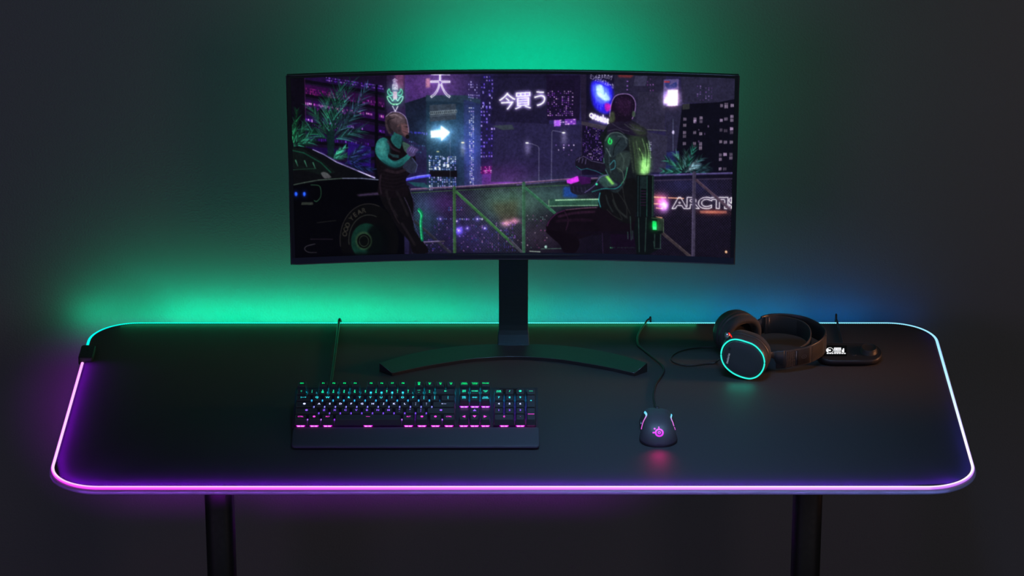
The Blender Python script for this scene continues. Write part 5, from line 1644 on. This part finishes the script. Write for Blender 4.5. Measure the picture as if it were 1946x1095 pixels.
ln_ = np.where(sm_ <= 0.04045, sm_ / 12.92, ((sm_ + 0.055) / 1.055) ** 2.4)
idx = np.arange(NU * NV_).reshape(NV_, NU)
fc = np.stack([idx[:-1, :-1], idx[1:, :-1], idx[1:, 1:], idx[:-1, 1:]], -1).reshape(-1, 4)
o0 = Vector((0, MON_Y, sz0))
me = bpy.data.meshes.new('screen')
me.vertices.add(len(co_)); me.vertices.foreach_set('co', (co_ - np.array(o0)).astype(np.float32).ravel())
me.loops.add(fc.size); me.loops.foreach_set('vertex_index', fc.ravel().astype(np.int32))
me.polygons.add(len(fc)); me.polygons.foreach_set('loop_start', np.arange(0, fc.size, 4, dtype=np.int32))
me.polygons.foreach_set('loop_total', np.full(len(fc), 4, dtype=np.int32))
me.update(calc_edges=True)
at_ = me.attributes.new('glow', 'FLOAT_COLOR', 'POINT')
at_.data.foreach_set('color', np.concatenate([ln_.reshape(-1, 3), np.ones((len(co_), 1))], 1).astype(np.float32).ravel())
me.materials.append(M['screen'])
scr = bpy.data.objects.new('screen', me); C.objects.link(scr)
put(scr, o0, monitor)
scr['label'] = 'lit display showing two people in a neon night city'


# ------------------------------------------------------------------ light
def area(name, loc, target, sx, sy, col, power, spread=180):
    ld = bpy.data.lights.new(name, 'AREA')
    ld.shape = 'RECTANGLE'; ld.size = sx; ld.size_y = sy
    ld.color = col; ld.energy = power; ld.spread = math.radians(spread)
    o = bpy.data.objects.new(name, ld); C.objects.link(o)
    o.location = loc
    d = Vector(target) - Vector(loc)
    o.rotation_euler = d.to_track_quat('-Z', 'Y').to_euler()
    return o


# lamps added behind the desk for the mat's rear glow, washing the wall: green at the left to blue at the right
SEG = [(-0.76, L3(0, 230, 168), 0.45), (-0.66, L3(0, 230, 168), 1.0), (-0.50, L3(0, 230, 168), 1.05), (-0.34, L3(0, 228, 165), 1.05), (-0.18, L3(0, 220, 165), 0.9), (-0.02, L3(0, 215, 180), 0.66), (0.14, L3(0, 205, 205), 0.50),
       (0.30, L3(0, 185, 215), 0.42), (0.46, L3(0, 150, 220), 0.36), (0.60, L3(8, 120, 215), 0.26), (0.70, L3(20, 100, 200), 0.10)]
for x, c, k in SEG:
    area('wall_wash_fill', (x, WALL_Y - 0.05, 0.715), (x, WALL_Y, 0.737), 0.17, 0.008, c, 0.27 * k)
# bias light on the back of the monitor
area('monitor_bias_light', (0.03, WALL_Y - 0.20, 1.20), (0.03, WALL_Y, 1.24), 0.34, 0.05, L3(0, 226, 165), 2.1)
# added lamp under the desk, imitating the front strip's purple bloom
area('bloom_fill', (-0.30, -0.33, 0.725), (-0.30, 0.475, 0.52), 1.0, 0.03, L3(136, 0, 180), 3.6, 30)
# unseen lamps added for the light guide's halo on the cloth (inwards) and onto the desk's own edge (downwards), piece by piece around the rim
path = [p for p in resample([(x, y, 0) for x, y in rounded(HX, HY, CR, 16)], 0.012)]
NP_ = len(path); i = 0
while i < NP_:
    step = 2 if abs(path[i].x) > HX - CR - 0.03 and abs(path[i].y) > HY - CR - 0.02 else 7
    step = min(step, NP_ - i)
    i0, i = i, i + step
    p, q = path[i0], path[i % NP_]
    ln = (p - q).length
    if ln > 0.2 or ln < 0.001: continue
    mid = (p + q) / 2; t = (q - p).normalized(); out = Vector((t.y, -t.x, 0))
    if mid.y > HY - 0.04 or (mid.x < 0 and mid.y > CTRL_Y - 0.03): continue
    u = (mid.x + HX) / (2 * HX)
    if mid.x > HX - 0.03: col, k = L3(90, 70, 255), 0.03 + 0.2 * max(0, -mid.y / HY)
    elif mid.x < -HX + 0.03: col, k = L3(150, 0, 235), 0.8
    else: col, k = lerp_list([(0, L3(140, 0, 240)), (0.5, L3(130, 8, 240)), (1, L3(110, 40, 240))], u), 1.25 - 0.5 * u
    a_ = mid + out * 0.001; a_.z = TOPZ + 0.0105
    b_ = mid - out * 0.015; b_.z = TOPZ - 0.0015
    o = area('rim_fill', a_, b_, ln * 1.02, 0.004, col, 0.034 * k * ln / 0.084, 84)
    o.rotation_euler = Matrix((t, (t.cross((a_ - b_).normalized()) * -1), (a_ - b_).normalized())).transposed().to_euler()
    ec = lerp_list([(0, L3(150, 60, 225)), (0.5, L3(150, 84, 225)), (1, L3(110, 130, 220))], u)
    ke = 0.9 - 0.25 * u
    if abs(mid.x) > HX - 0.06: ke *= 0.45
    a_ = mid + out * 0.034; a_.z = TOPZ - 0.004
    b_ = mid + out * 0.005; b_.z = TTOP - 0.004
    o = area('edge_fill', a_, b_, ln * 1.02, 0.003, ec, 0.0034 * ke * ln / 0.084, 24)  # added lamp off the rim that brightens the desk edge
    o.rotation_euler = Matrix((t, (t.cross((a_ - b_).normalized()) * -1), (a_ - b_).normalized())).transposed().to_euler()
area('rim_fill', (-0.2, HY - 0.0045, TOPZ + 0.0035), (-0.2, 0, TOPZ - 0.02), 1.1, 0.003, L3(0, 235, 150), 0.06)  # added fill for the rear rim's green glow on the cloth
# room light: a soft overhead panel over the middle of the desk, a cool fill at the left, a warm one at the right, and unseen fills added in front for the wall
area('ceiling_panel', (0.24, -0.54, 2.3), (0.25, -0.22, 0.75), 0.5, 0.4, L3(150, 198, 255), 1.6, 46)
area('cool_fill', (-1.8, -0.9, 2.2), (0, 0.2, 0.9), 0.6, 0.6, L3(180, 190, 255), 1.2)
area('warm_fill', (1.9, -0.2, 1.7), (0.4, 0.1, 0.8), 0.5, 0.5, L3(255, 205, 175), 0.9)
area('front_fill', (-1.7, -3.0, 1.5), (-0.9, 0.475, 1.3), 1.0, 1.0, L3(222, 186, 255), 5.2)
area('front_fill', (1.7, -3.0, 1.5), (0.9, 0.475, 1.3), 1.0, 1.0, L3(245, 218, 222), 5.0)
area('warm_fill', (1.65, 0.02, 1.12), (0.48, 0.15, 0.79), 0.25, 0.25, L3(255, 170, 115), 0.22, 22)
area('front_fill', (0.0, -3.2, 0.9), (0, 0.4, 0.3), 2.2, 1.0, L3(175, 214, 225), 2.8)
# emblem and ring light spill on the cloth
pm = h0 + n0 * 0.004
area('emblem_light', pm + Vector((0, -0.012, 0.002)), at_z(1251, 866, TOPZ), 0.012, 0.012, L3(255, 30, 140), 0.006, 90)
pr = at_plane(1408, 716, Cn - A1 * 0.004, A1)
area('ring_spill_light', pr + Vector((0, -0.004, 0.004)), at_z(1405, 742, TOPZ), 0.045, 0.004, L3(0, 235, 200), 0.005, 150)

w = bpy.data.worlds.new('dim room'); bpy.context.scene.world = w
w.use_nodes = True
bg = w.node_tree.nodes['Background']
bg.inputs['Color'].default_value = (0.45, 0.9, 1.0, 1)
bg.inputs['Strength'].default_value = 0.016


# ------------------------------------------------------------------ camera
cd = bpy.data.cameras.new('camera')
cd.sensor_width = 36.0
cd.lens = FPX / FW * 36.0
cd.shift_x = -(CX - FW / 2) / FW
cd.clip_start = 0.05
co = bpy.data.objects.new('camera', cd); C.objects.link(co)
co.location = CAM
co.rotation_euler = (PI / 2 - PITCH, 0, 0)
sc = bpy.context.scene
sc.camera = co
sc.view_settings.view_transform = 'Standard'
sc.view_settings.look = 'None'
sc.view_settings.gamma = 1.0
sc.view_settings.use_curve_mapping = False
sc.view_settings.exposure = 0.0
sc.cycles.use_denoising = True
